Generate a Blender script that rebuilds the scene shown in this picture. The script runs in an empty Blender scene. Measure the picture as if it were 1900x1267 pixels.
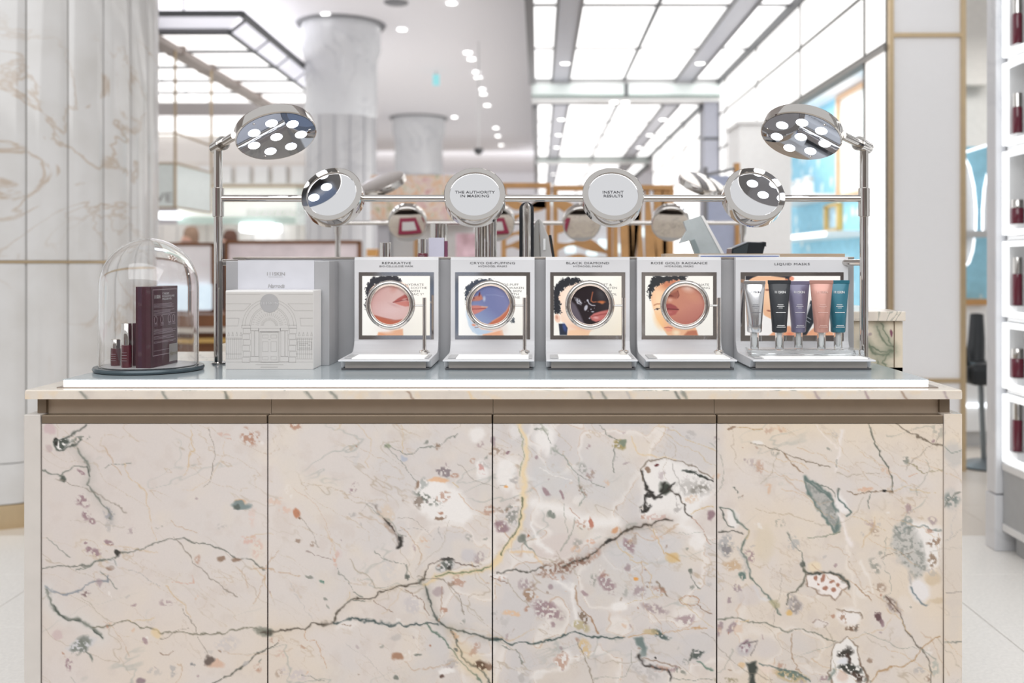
import bpy, bmesh, math, random
import numpy as np
from mathutils import Vector, Matrix

random.seed(4)
# ------------------------------------------------------------------ camera
SC = bpy.context.scene
COL = SC.collection
F = 1847.0                      # focal length in pixels of a 1900 px wide frame (35 mm lens)
VX, VY, CZ = 1000.0, 490.0, 1.21   # vanishing point in the frame, camera height
cd = bpy.data.cameras.new('camera')
cam = bpy.data.objects.new('camera', cd); COL.objects.link(cam)
cam.location = (0, 0, CZ); cam.rotation_euler = (math.pi/2, 0, 0)
cd.sensor_width = 36.0; cd.lens = F/1900*36
cd.shift_x = -(VX-950)/1900; cd.shift_y = (VY-633.5)/1900
cd.dof.use_dof = True; cd.dof.focus_distance = 2.36; cd.dof.aperture_fstop = 2.4
cd.clip_end = 200
SC.camera = cam
# ------------------------------------------------------------------ world and exposure
w = bpy.data.worlds.new('store_ambient'); SC.world = w; w.use_nodes = True  # even ambient fill standing in for the rest of the store
bg = w.node_tree.nodes['Background']; bg.inputs[0].default_value = (0.985, 0.992, 1.0, 1); bg.inputs[1].default_value = 0.78
vs = SC.view_settings
vs.view_transform = 'Standard'; vs.look = 'None'; vs.exposure = 0.0; vs.gamma = 1.0; vs.use_curve_mapping = False
# soft fill added above the aisle, out of view, to brighten the counter
def area(name, loc, sx, sy, power, rot=(0, 0, 0), col=(1, .99, .97)):
    l = bpy.data.lights.new(name, 'AREA'); l.shape = 'RECTANGLE'; l.size = sx; l.size_y = sy; l.energy = power; l.color = col
    o = bpy.data.objects.new(name, l); COL.objects.link(o); o.location = loc; o.rotation_euler = rot
    return o
area('aisle_fill_light', (0, -1.4, 3.9), 7.0, 3.2, 198, (math.radians(38), 0, 0), (.975, .985, 1))
# uplights without fixtures, added to brighten the plaster ceiling
area('ceiling_fill_light', (-2.0, 16.0, 2.9), 5.0, 12.0, 62, (math.pi, 0, 0), (.95, .98, 1))
area('far_wall_fill_light', (-2.0, 24.0, 3.2), 12.0, 1.0, 260, (math.radians(62), 0, 0), (.97, .98, 1))  # added to brighten the dim far wall, no fixture
area('ceiling_fill_light', (-2.0, 8.0, 3.1), 3.0, 3.0, 9, (math.pi, 0, 0), (.95, .98, 1))

# ------------------------------------------------------------------ helpers
def lin(c):
    c = c/255.0
    return c/12.92 if c <= .04045 else ((c+.055)/1.055)**2.4
def L(r, g, b): return (lin(r), lin(g), lin(b), 1)
def npl(a):
    a = np.clip(a, 0, 1)
    return np.where(a <= .04045, a/12.92, ((a+.055)/1.055)**2.4)

MATS = {}
def mat(name, rgb, rough=.5, metal=0.0, emit=0.0, ecol=None, trans=0.0, ior=1.45, noise=.03, scale=20.0, bump=0.0, coat=0.0, alpha=1.0, spec=None):
    if name in MATS: return MATS[name]
    m = bpy.data.materials.new(name); m.use_nodes = True; MATS[name] = m
    nt = m.node_tree; b = nt.nodes['Principled BSDF']
    b.inputs['Roughness'].default_value = rough; b.inputs['Metallic'].default_value = metal
    b.inputs['Transmission Weight'].default_value = trans; b.inputs['IOR'].default_value = ior
    b.inputs['Coat Weight'].default_value = coat; b.inputs['Alpha'].default_value = alpha
    if spec is not None: b.inputs['Specular IOR Level'].default_value = spec
    c = L(*rgb)
    tc = nt.nodes.new('ShaderNodeTexCoord'); n = nt.nodes.new('ShaderNodeTexNoise')
    n.inputs['Scale'].default_value = scale; n.inputs['Detail'].default_value = 4
    nt.links.new(tc.outputs['Object'], n.inputs['Vector'])
    r = nt.nodes.new('ShaderNodeValToRGB')
    r.color_ramp.elements[0].position = .3; r.color_ramp.elements[1].position = .7
    r.color_ramp.elements[0].color = tuple(max(0, x*(1-noise)) for x in c[:3])+(1,)
    r.color_ramp.elements[1].color = tuple(min(1, x*(1+noise)) for x in c[:3])+(1,)
    nt.links.new(n.outputs['Fac'], r.inputs[0]); nt.links.new(r.outputs[0], b.inputs['Base Color'])
    if bump:
        bp = nt.nodes.new('ShaderNodeBump'); bp.inputs['Strength'].default_value = bump; bp.inputs['Distance'].default_value = .002
        nt.links.new(n.outputs['Fac'], bp.inputs['Height']); nt.links.new(bp.outputs[0], b.inputs['Normal'])
    if emit:
        b.inputs['Emission Color'].default_value = L(*(ecol or rgb)); b.inputs['Emission Strength'].default_value = emit
    return m

def vcol_mat(name, rough=.3, emit=0.0, coat=0.0, bump=0.0, dif=1.0):
    if name in MATS: return MATS[name]
    m = bpy.data.materials.new(name); m.use_nodes = True; MATS[name] = m
    nt = m.node_tree; b = nt.nodes['Principled BSDF']
    a = nt.nodes.new('ShaderNodeAttribute'); a.attribute_name = 'Col'
    n = nt.nodes.new('ShaderNodeTexNoise'); n.inputs['Scale'].default_value = 260; n.inputs['Detail'].default_value = 3
    tc = nt.nodes.new('ShaderNodeTexCoord'); nt.links.new(tc.outputs['Object'], n.inputs['Vector'])
    mr = nt.nodes.new('ShaderNodeMapRange'); mr.inputs[3].default_value = .96*dif; mr.inputs[4].default_value = 1.03*dif
    nt.links.new(n.outputs['Fac'], mr.inputs[0])
    mx = nt.nodes.new('ShaderNodeVectorMath'); mx.operation = 'SCALE'
    nt.links.new(a.outputs['Color'], mx.inputs[0]); nt.links.new(mr.outputs[0], mx.inputs['Scale'])
    nt.links.new(mx.outputs[0], b.inputs['Base Color'])
    b.inputs['Roughness'].default_value = rough; b.inputs['Coat Weight'].default_value = coat
    if emit:
        nt.links.new(a.outputs['Color'], b.inputs['Emission Color']); b.inputs['Emission Strength'].default_value = emit
    return m

def marble_mat(name, base, vein, fine, scale=3.0, rough=.18, amount=.5, world=False):
    """polished stone: two scales of warped veins from wave and noise nodes"""
    if name in MATS: return MATS[name]
    m = bpy.data.materials.new(name); m.use_nodes = True; MATS[name] = m
    nt = m.node_tree; N = nt.nodes; K = nt.links.new; b = N['Principled BSDF']
    tc = N.new('ShaderNodeTexCoord') if not world else N.new('ShaderNodeNewGeometry')
    PO = 'Position' if world else 'Object'
    n1 = N.new('ShaderNodeTexNoise'); n1.inputs['Scale'].default_value = scale; n1.inputs['Detail'].default_value = 6; n1.inputs['Distortion'].default_value = 1.6
    K(tc.outputs[PO], n1.inputs['Vector'])
    r1 = N.new('ShaderNodeValToRGB'); e = r1.color_ramp.elements
    e[0].position = .475; e[0].color = (0, 0, 0, 1); e[1].position = .5; e[1].color = (1, 1, 1, 1)
    x = e.new(.525); x.color = (0, 0, 0, 1)
    K(n1.outputs['Fac'], r1.inputs[0])
    n2 = N.new('ShaderNodeTexNoise'); n2.inputs['Scale'].default_value = scale*.7; n2.inputs['Detail'].default_value = 2
    K(tc.outputs[PO], n2.inputs['Vector'])
    r2 = N.new('ShaderNodeValToRGB'); r2.color_ramp.elements[0].position = .42; r2.color_ramp.elements[1].position = .6
    K(n2.outputs['Fac'], r2.inputs[0])
    mu = N.new('ShaderNodeMath'); mu.operation = 'MULTIPLY'; K(r1.outputs[0], mu.inputs[0]); K(r2.outputs[0], mu.inputs[1])
    mu2 = N.new('ShaderNodeMath'); mu2.operation = 'MULTIPLY'; K(mu.outputs[0], mu2.inputs[0]); mu2.inputs[1].default_value = amount
    n3 = N.new('ShaderNodeTexNoise'); n3.inputs['Scale'].default_value = scale*2.3; n3.inputs['Detail'].default_value = 5
    K(tc.outputs[PO], n3.inputs['Vector'])
    mb = N.new('ShaderNodeMix'); mb.data_type = 'RGBA'; mb.inputs[6].default_value = L(*base); mb.inputs[7].default_value = L(*fine)
    r3 = N.new('ShaderNodeValToRGB'); r3.color_ramp.elements[0].position = .4; r3.color_ramp.elements[1].position = .75
    K(n3.outputs['Fac'], r3.inputs[0]); K(r3.outputs[0], mb.inputs[0])
    mm = N.new('ShaderNodeMix'); mm.data_type = 'RGBA'; K(mb.outputs[2], mm.inputs[6]); mm.inputs[7].default_value = L(*vein)
    K(mu2.outputs[0], mm.inputs[0]); K(mm.outputs[2], b.inputs['Base Color'])
    b.inputs['Roughness'].default_value = rough
    return m

ORG = {}
def tag(o, label=None, cat=None, group=None, kind=None):
    if label: o['label'] = label
    if cat: o['category'] = cat
    if group: o['group'] = group
    if kind: o['kind'] = kind
    return o
def thing(name, label, cat, loc=(0, 0, 0), group=None, kind=None):
    o = bpy.data.objects.new(name, None); COL.objects.link(o); o.location = loc
    o.empty_display_size = .05
    ORG[o] = Vector(loc)
    return tag(o, label, cat, group, kind)
def struct(name, loc=(0, 0, 0), label=None):
    o = thing(name, label, None, loc, None, 'structure'); return o

def W(px, py, Y): return Vector(((px-VX)*Y/F, Y, CZ-(py-VY)*Y/F))
def WX(px, Y): return (px-VX)*Y/F
def WZ(py, Y): return CZ-(py-VY)*Y/F

class MB:
    def __init__(s): s.v = []; s.f = []
    def add(s, vs, fs, mtx=None):
        n = len(s.v)
        s.v += [tuple(mtx @ Vector(p)) if mtx is not None else tuple(p) for p in vs]
        s.f += [tuple(i+n for i in f) for f in fs]; return s
    def box(s, x0, x1, y0, y1, z0, z1, mtx=None):
        vs = [(x0, y0, z0), (x1, y0, z0), (x1, y1, z0), (x0, y1, z0), (x0, y0, z1), (x1, y0, z1), (x1, y1, z1), (x0, y1, z1)]
        return s.add(vs, [(0, 3, 2, 1), (4, 5, 6, 7), (0, 1, 5, 4), (1, 2, 6, 5), (2, 3, 7, 6), (3, 0, 4, 7)], mtx)
    def prism(s, poly, a0, a1, axis='x', mtx=None):
        """extrude a 2-D polygon along an axis: x -> poly is (y,z), y -> (x,z), z -> (x,y)"""
        n = len(poly)
        def p(q, a): return {'x': (a, q[0], q[1]), 'y': (q[0], a, q[1]), 'z': (q[0], q[1], a)}[axis]
        vs = [p(q, a0) for q in poly]+[p(q, a1) for q in poly]
        fs = [tuple(range(n))[::-1], tuple(range(n, 2*n))]+[(i, (i+1) % n, n+(i+1) % n, n+i) for i in range(n)]
        return s.add(vs, fs, mtx)
    def lathe(s, prof, c=(0, 0, 0), seg=32, mtx=None, closed=False):
        vs = []; fs = []; n = len(prof)
        for k in range(seg):
            a = 2*math.pi*k/seg; ca, sa = math.cos(a), math.sin(a)
            vs += [(c[0]+r*ca, c[1]+r*sa, c[2]+z) for r, z in prof]
        for k in range(seg):
            k2 = (k+1) % seg
            for i in range(n if closed else n-1):
                j = (i+1) % n
                fs.append((k*n+i, k2*n+i, k2*n+j, k*n+j))
        return s.add(vs, fs, mtx)
    def cyl(s, p0, p1, r, seg=20, r1=None):
        p0, p1 = Vector(p0), Vector(p1); d = p1-p0; h = d.length; r1 = r if r1 is None else r1
        M_ = Matrix.Translation(p0) @ d.to_track_quat('Z', 'Y').to_matrix().to_4x4()
        return s.lathe([(1e-5, 0), (r, 0), (r1, h), (1e-5, h)], seg=seg, mtx=M_)
    def tube(s, pts, r, seg=10):
        pts = [Vector(p) for p in pts]; vs = []; fs = []; n = len(pts); up = None
        for i, p in enumerate(pts):
            d = (pts[min(i+1, n-1)]-pts[max(i-1, 0)]).normalized()
            if up is None: up = d.orthogonal().normalized()
            up = (up-d*up.dot(d)).normalized(); sd = d.cross(up)
            rr = r[i] if isinstance(r, (list, tuple)) else r
            vs += [p+(up*math.cos(2*math.pi*k/seg)+sd*math.sin(2*math.pi*k/seg))*rr for k in range(seg)]
        for i in range(n-1):
            for k in range(seg):
                k2 = (k+1) % seg
                fs.append((i*seg+k, i*seg+k2, (i+1)*seg+k2, (i+1)*seg+k))
        fs += [tuple(range(seg))[::-1], tuple((n-1)*seg+k for k in range(seg))]
        return s.add(vs, fs)
    def pbox(s, x0, y0, x1, y1, Y, d):
        """box whose front face at depth Y covers a picture rectangle, d deep"""
        return s.box(WX(x0, Y), WX(x1, Y), Y, Y+d, WZ(y1, Y), WZ(y0, Y))
    def build(s, name, m, parent=None, smooth=False, bevel=0.0, loc=None, seg=2):
        me = bpy.data.meshes.new(name); a = np.array(s.v, dtype=float)
        if parent is not None: o0 = ORG[parent]
        elif loc is not None: o0 = Vector(loc)
        else: o0 = Vector(((a[:, 0].min()+a[:, 0].max())/2, (a[:, 1].min()+a[:, 1].max())/2, a[:, 2].min()))
        a -= np.array(o0)
        me.from_pydata(a.tolist(), [], s.f); me.validate()
        bm = bmesh.new(); bm.from_mesh(me); bmesh.ops.recalc_face_normals(bm, faces=bm.faces); bm.to_mesh(me); bm.free()
        me.materials.append(m)
        if smooth:
            me.shade_smooth(); me.set_sharp_from_angle(angle=math.radians(38))
        o = bpy.data.objects.new(name, me); COL.objects.link(o)
        if parent is not None: o.parent = parent
        else: o.location = o0
        ORG[o] = Vector(o0)
        if bevel:
            b = o.modifiers.new('bevel', 'BEVEL'); b.width = bevel; b.segments = seg; b.limit_method = 'ANGLE'; b.angle_limit = .6
        return o

def dup(root, loc=None, rz=0.0, label=None):
    def cp(o, par):
        c = o.copy(); COL.objects.link(c); c.parent = par
        for ch in list(o.children): cp(ch, c)
        return c
    r = cp(root, root.parent)
    if loc is not None: r.location = loc
    r.rotation_euler = (0, 0, rz)
    if label: r['label'] = label
    return r

_tx = {}
def lettering(body, h, pos, parent, m, right=(1, 0, 0), up=(0, 0, 1), xs=1.25, bold=0.0, name='lettering', depth=.0004, spacing=1.0, align='CENTER', line=1.0, shear=0.0):
    """words as a thin mesh; pos is the middle of the first line's baseline"""
    key = (body, bold, spacing, align, line, shear)
    if key not in _tx:
        cu = bpy.data.curves.new('lettering', 'FONT'); cu.body = body; cu.align_x = align; cu.size = 1.0
        cu.space_character = spacing; cu.offset = bold; cu.resolution_u = 2; cu.space_line = line; cu.shear = shear
        ob = bpy.data.objects.new('lettering', cu); COL.objects.link(ob)
        me = bpy.data.meshes.new_from_object(ob)
        co = np.zeros(len(me.vertices)*3); me.vertices.foreach_get('co', co)
        _tx[key] = (co.reshape(-1, 3), [tuple(p.vertices) for p in me.polygons])
        bpy.data.objects.remove(ob); bpy.data.curves.remove(cu); bpy.data.meshes.remove(me)
    co, fs = _tx[key]
    r, u, p = Vector(right).normalized(), Vector(up).normalized(), Vector(pos); n = r.cross(u)
    k = h/.73
    b = MB(); b.v = [tuple(p+r*(x*k*xs)+u*(y*k)+n*depth) for x, y, z in co]; b.f = list(fs)
    return b.build(name, m, parent)

# ------------------------------------------------------------------ painter: colours on a fine vertex grid
def vnoise(x, y, seed):
    rng = np.random.RandomState(seed); T = rng.rand(256, 256)
    xi = np.floor(x).astype(int); yi = np.floor(y).astype(int); fx = x-xi; fy = y-yi
    fx = fx*fx*(3-2*fx); fy = fy*fy*(3-2*fy)
    a = T[yi & 255, xi & 255]; b = T[yi & 255, (xi+1) & 255]; c = T[(yi+1) & 255, xi & 255]; d = T[(yi+1) & 255, (xi+1) & 255]
    return (a*(1-fx)+b*fx)*(1-fy)+(c*(1-fx)+d*fx)*fy
def fbm(x, y, seed, oc=4):
    s = 0; a = .5; t = 0
    for i in range(oc):
        s = s+a*vnoise(x*2**i, y*2**i, seed+i*7); t += a; a *= .5
    return s/t
class Paint:
    def __init__(s, X, Y, base, warp=0.0, wscale=14.0, seed=1):
        s.X0, s.Y0 = X, Y; s.X, s.Y = X, Y
        if warp:
            s.X = X+(fbm(X/wscale, Y/wscale, seed, 3)-.5)*2*warp
            s.Y = Y+(fbm(X/wscale+31, Y/wscale+17, seed+50, 3)-.5)*2*warp
            s.X = s.X+(fbm(X/38+3, Y/38, seed+71, 3)-.5)*2*warp*1.7+(vnoise(X/4.2, Y/4.2, seed+81)-.5)*warp*.38
            s.Y = s.Y+(fbm(X/38+7, Y/38+5, seed+75, 3)-.5)*2*warp*1.7+(vnoise(X/4.2+9, Y/4.2, seed+83)-.5)*warp*.38
        s.C = np.zeros(X.shape+(3,))+np.array(base)/255.0
        s.n = fbm(X/9, Y/9, seed+90, 3); s.n2 = fbm(X/17, Y/17, seed+120, 3); s.ls = 1.0
    def mix(s, al, col, win=None):
        col = np.array(col)/255.0
        if win is None: s.C += (col-s.C)*al[..., None]
        else: s.C[win] += (col-s.C[win])*al[..., None]
    def win(s, x0, x1, y0, y1):
        m = (s.X0[0] >= x0) & (s.X0[0] <= x1); k = (s.Y0[:, 0] >= y0) & (s.Y0[:, 0] <= y1)
        if not m.any() or not k.any(): return None
        i = np.where(k)[0]; j = np.where(m)[0]
        return (slice(i[0], i[-1]+1), slice(j[0], j[-1]+1))
    def dist(s, pts, w_, closed=False):
        X, Y = s.X[w_], s.Y[w_]; d = np.full(X.shape, 1e9); n = len(pts)
        for i in range(n if closed else n-1):
            (ax, ay), (bx, by) = pts[i], pts[(i+1) % n]
            dx, dy = bx-ax, by-ay; l2 = dx*dx+dy*dy+1e-9
            t = np.clip(((X-ax)*dx+(Y-ay)*dy)/l2, 0, 1)
            d = np.minimum(d, (X-ax-t*dx)**2+(Y-ay-t*dy)**2)
        return np.sqrt(d)
    def line(s, pts, w, col, a=1.0, vary=.5, halo=0.0, hcol=None):
        p = 4*w+14; xs = [q[0] for q in pts]; ys = [q[1] for q in pts]
        wn = s.win(min(xs)-p, max(xs)+p, min(ys)-p, max(ys)+p)
        if wn is None: return
        d = s.dist(pts, wn)
        ww = w*s.ls*(1-vary+2*vary*s.n[wn])
        a = a*np.clip(.5+1.1*s.n2[wn], 0, 1) if s.ls < 1 else a
        if halo: s.mix(np.exp(-(d/(w*3.2+3))**2)*halo, hcol or col, wn)
        s.mix(np.clip(np.exp(-(d/np.maximum(ww, .35))**2)*a, 0, 1), col, wn)
    def ell(s, cx, cy, rx, ry, col, rot=0, a=1.0, soft=.25, speck=0.0):
        p = max(rx, ry)*1.7+10; wn = s.win(cx-p, cx+p, cy-p, cy+p)
        if wn is None: return
        c, q = math.cos(math.radians(rot)), math.sin(math.radians(rot))
        x, y = s.X[wn]-cx, s.Y[wn]-cy
        r = np.sqrt(((x*c+y*q)/rx)**2+((-x*q+y*c)/ry)**2)
        al = np.clip((1+soft-r)/(2*soft), 0, 1)
        if speck:
            k = fbm(s.X0[wn]/4.5, s.Y0[wn]/4.5, int(cx) % 97+3, 2); al = al*np.clip((k-.5+.22*(1-speck))*7, 0, 1)
        s.mix(al*a, col, wn)
    def poly(s, pts, col, soft=3.0, a=1.0, edge=None, ew=2.0, speck=0.0):
        p = soft*2+16; xs = [q[0] for q in pts]; ys = [q[1] for q in pts]
        wn = s.win(min(xs)-p, max(xs)+p, min(ys)-p, max(ys)+p)
        if wn is None: return
        d = s.dist(pts, wn, True); X, Y = s.X[wn], s.Y[wn]; ins = np.zeros(X.shape, bool); n = len(pts)
        for i in range(n):
            (ax, ay), (bx, by) = pts[i], pts[(i+1) % n]
            if ay != by: ins ^= ((ay > Y) != (by > Y)) & (X < (bx-ax)*(Y-ay)/(by-ay)+ax)
        sd = np.where(ins, d, -d); al = np.clip(.5+sd/(2*soft), 0, 1)
        if speck:
            k = fbm(s.X0[wn]/6, s.Y0[wn]/6, int(xs[0]) % 97+3, 3); al = al*np.clip((k-.5+.25*(1-speck))*6, 0, 1)
        s.mix(al*a, col, wn)
        if edge is not None: s.mix(np.exp(-(d/(ew*(.4+1.2*s.n[wn])))**2)*.9, edge, wn)
def grid_mesh(b_v, nx, ny, C, name, m, parent, extra=None):
    """nx x ny vertices with positions b_v (ny,nx,3) and sRGB colours C; extra MB geometry is joined (takes the edge colour)"""
    V = b_v.reshape(-1, 3); idx = np.arange(nx*ny).reshape(ny, nx)
    q = np.stack([idx[:-1, :-1], idx[1:, :-1], idx[1:, 1:], idx[:-1, 1:]], -1).reshape(-1, 4)
    cols = npl(C.reshape(-1, 3))
    ev = np.zeros((0, 3)); ef = []
    if extra is not None:
        ev = np.array(extra.v, float); ef = [tuple(i+nx*ny for i in f) for f in extra.f]
        cols = np.concatenate([cols, np.tile(cols.mean(0), (len(ev), 1))])
    V = np.concatenate([V, ev])-np.array(ORG[parent])
    me = bpy.data.meshes.new(name)
    loops = np.concatenate([q.reshape(-1), np.array([i for f in ef for i in f], int)])
    tot = np.concatenate([np.full(len(q), 4), np.array([len(f) for f in ef], int)])
    me.vertices.add(len(V)); me.vertices.foreach_set('co', V.reshape(-1))
    me.loops.add(len(loops)); me.loops.foreach_set('vertex_index', loops.astype(np.int32))
    me.polygons.add(len(tot)); me.polygons.foreach_set('loop_start', (np.cumsum(tot)-tot).astype(np.int32)); me.polygons.foreach_set('loop_total', tot.astype(np.int32))
    at = me.color_attributes.new('Col', 'FLOAT_COLOR', 'POINT')
    at.data.foreach_set('color', np.concatenate([cols, np.ones((len(cols), 1))], 1).reshape(-1))
    me.update(calc_edges=True); me.materials.append(m)
    o = bpy.data.objects.new(name, me); COL.objects.link(o); o.parent = parent; ORG[o] = ORG[parent]
    return o
# ------------------------------------------------------------------ materials
CHROME = mat('polished_chrome', (208, 204, 200), .045, 1.0, noise=.01)
MIRROR = mat('mirror_silver', (240, 240, 242), .015, 1.0, noise=.0)
STEELB = mat('brushed_steel', (196, 188, 180), .32, 1.0, noise=.05, scale=60)
BRONZE = mat('bronze_trim', (136, 121, 104), .38, .55, noise=.04)
BRASS = mat('brass_trim', (204, 182, 148), .3, .75, noise=.04)
DKGAP = mat('dark_gap', (48, 40, 38), .7)
SILVER = mat('silver_lacquer', (180, 180, 182), .32, .25, noise=.02)
GREYSAT = mat('grey_satin', (190, 190, 190), .35, .1, noise=.02)
WHITE = mat('white_lacquer', (236, 236, 236), .35, noise=.015)
PLASTER = mat('ceiling_plaster', (238, 236, 240), .8, noise=.01)
LIGHTP = mat('luminous_panel', (250, 250, 250), .4, emit=1.3, ecol=(255, 255, 255), noise=.0)
LIGHTW = mat('luminous_wall_panel', (250, 250, 250), .4, emit=.95, ecol=(255, 254, 252), noise=.0)
GREYRAIL = mat('grey_rail', (128, 128, 132), .5, noise=.03)
DKRAIL = mat('dark_steel_rail', (92, 94, 98), .5, noise=.03)
LAMPW = mat('lamp_white', (255, 255, 255), .4, emit=6.0, ecol=(255, 255, 252), noise=0)
LED = mat('led_white', (255, 255, 255), .4, emit=7.0, ecol=(246, 250, 255), noise=0)
LEDSTRIP = mat('led_strip_white', (255, 255, 255), .4, emit=2.2, ecol=(255, 253, 255), noise=0)
MARBLEW = marble_mat('white_column_marble', (224, 223, 222), (178, 148, 112), (214, 212, 209), 2.1, .08, .55, True)
MARBLEC = marble_mat('cream_marble', (226, 216, 202), (112, 122, 114), (214, 203, 194), 7.0, .2, .7)
MARBLEG = marble_mat('grey_column_marble', (226, 227, 230), (190, 192, 198), (218, 219, 223), 1.4, .2, .5)
WOOD = mat('oak_wood', (190, 144, 92), .45, noise=.15, scale=9)
WOODD = mat('walnut_wood', (138, 94, 64), .45, noise=.12, scale=9)
GLASS = mat('clear_glass', (255, 255, 255), .0, trans=1.0, ior=1.45, noise=0)
ACRYL = mat('clear_acrylic', (250, 252, 252), .02, trans=1.0, ior=1.3, noise=0)
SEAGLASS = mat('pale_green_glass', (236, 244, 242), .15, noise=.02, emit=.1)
MAROON = mat('maroon_carton', (84, 44, 58), .3, noise=.04)
MAROONG = mat('maroon_glass', (104, 36, 52), .08, noise=.06, coat=.5)
INK = mat('dark_ink', (62, 62, 66), .6, noise=0)
INKG = mat('grey_ink', (158, 156, 156), .6, noise=0)
INKW = mat('white_ink', (240, 240, 240), .5, noise=0)
INKL = mat('pale_ink', (186, 168, 176), .5, noise=0)
BLACKP = mat('black_plastic', (34, 37, 41), .35, noise=.05)

# ------------------------------------------------------------------ floor
fl = struct('floor', (0, 0, 0))
MB().box(-16, 16, -5, 31, -.05, -.008).build('screed', mat('floor_screed', (176, 168, 158), .6), fl)
TER = mat('white_terrazzo', (246, 243, 238), .3, noise=.06, scale=90)
TERB = mat('beige_terrazzo', (224, 216, 206), .3, noise=.06, scale=90)
T = .57; x0 = -1.905-T*3; y0 = 3.32-.56*3
t0 = MB().box(.0015, T-.0015, .0015, .56-.0015, -.008, 0).build('floor_tile', TER, fl, bevel=.001, seg=1)
t1 = None
for i in range(14):
    for j in range(16):
        X, Y = x0+i*T, y0+j*.56
        if abs(X+T/2) < .9 and Y < 3: continue
        beige = Y > 4.4
        if beige and t1 is None:
            t1 = MB().box(.0015, T-.0015, .0015, .56-.0015, -.008, 0).build('floor_tile', TERB, fl, bevel=.001, seg=1); o = t1
        elif not beige and (i, j) == (0, 0): o = t0
        else:
            o = (t1 if beige else t0).copy(); COL.objects.link(o)
        o.location = (X, Y, 0)
FAR = MB().box(-16, 16, y0+16*.56, 31, -.008, 0)
FAR.build('floor_field', TERB, fl)

# ------------------------------------------------------------------ ceiling and end wall
ce = struct('ceiling', (0, 0, 4))
MB().box(-16, -.12, 3.6, 31, 4.0, 4.1).build('plaster', PLASTER, ce)
MB().box(-.12, 16, 3.6, 31, 4.0, 4.1).build('plaster', PLASTER, ce)
MB().box(-7.5, 7.5, -4.8, -4.6, 0, 2.9).build('wall_front_added', mat('taupe_wall', (172, 165, 160), .6), loc=(0, -4.7, 0))['kind'] = 'structure'  # unseen wall added behind the viewer to darken the chrome reflections
MB().box(-16, 16, 30.5, 30.7, 0, 4.0).build('wall_back', mat('far_wall_paint', (222, 220, 224), .8), loc=(0, 30.5, 0))['kind'] = 'structure'

# downlights in the plaster
def downlight(X, Y, z, r, label, group):
    t = thing('downlight', label, 'downlight', (X, Y, z), group)
    MB().lathe([(r, 0), (r*1.25, -.004), (r*1.3, 0), (r*1.25, .004)], (X, Y, z), 20, closed=True).build('trim_ring', WHITE, t, True)
    MB().lathe([(1e-5, -.002), (r, -.002), (r, .01)], (X, Y, z), 20).build('lamp_face', LAMPW, t)
    return t
pts = [(312, 30), (379, 30), (518, 53), (605, 26), (746, 54), (838, 5), (868, 97), (875, 109), (884, 133), (887, 143), (894, 165), (897, 174), (904, 195), (843, 217), (920, 237), (924, 252), (930, 269)]
for px, py in pts:
    Y = (4.0-CZ)*F/(490-py)
    downlight(WX(px, Y), Y, 3.99, .05, 'small round downlight recessed in the white plaster ceiling', 'round downlights in the plaster ceiling')
Y = (4-CZ)*F/(490-4)
b = MB(); b.lathe([(1e-5, -.01), (.11, -.01), (.13, 0), (.13, .01)], (WX(735, Y), Y, 3.99), 28)
tag(b.build('ceiling_speaker', GREYRAIL, None, True), 'flat grey round speaker in the plaster ceiling at the top edge', 'speaker')
Y = (4-CZ-.12)*F/(490-147)
t = thing('exit_sign', 'small cyan hanging sign under the plaster ceiling', 'sign', (WX(810, Y), Y, 3.86))
MB().pbox(803, 138, 815, 158, Y, .03).build('sign_face', mat('cyan_sign', (150, 220, 226), .4, emit=.35, noise=0), t)
MB().cyl((WX(809, Y), Y+.015, WZ(139, Y)), (WX(809, Y), Y+.015, 3.995), .006, 8).build('rod', GREYRAIL, t)
Y = 12.5
t = thing('ceiling_camera', 'tiny dark dome camera under the far plaster ceiling', 'camera', (WX(888, Y), Y, 2.6))
MB().lathe([(1e-5, -.05), (.03, -.045), (.05, -.02), (.06, 0), (.06, .03), (1e-5, .03)], (WX(888, Y), Y, WZ(280, Y)), 16).build('dome', DKRAIL, t, True)
MB().cyl((WX(888, Y), Y, WZ(280, Y)), (WX(888, Y), Y, 3.995), .012, 8).build('drop_rod', WHITE, t)

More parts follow.
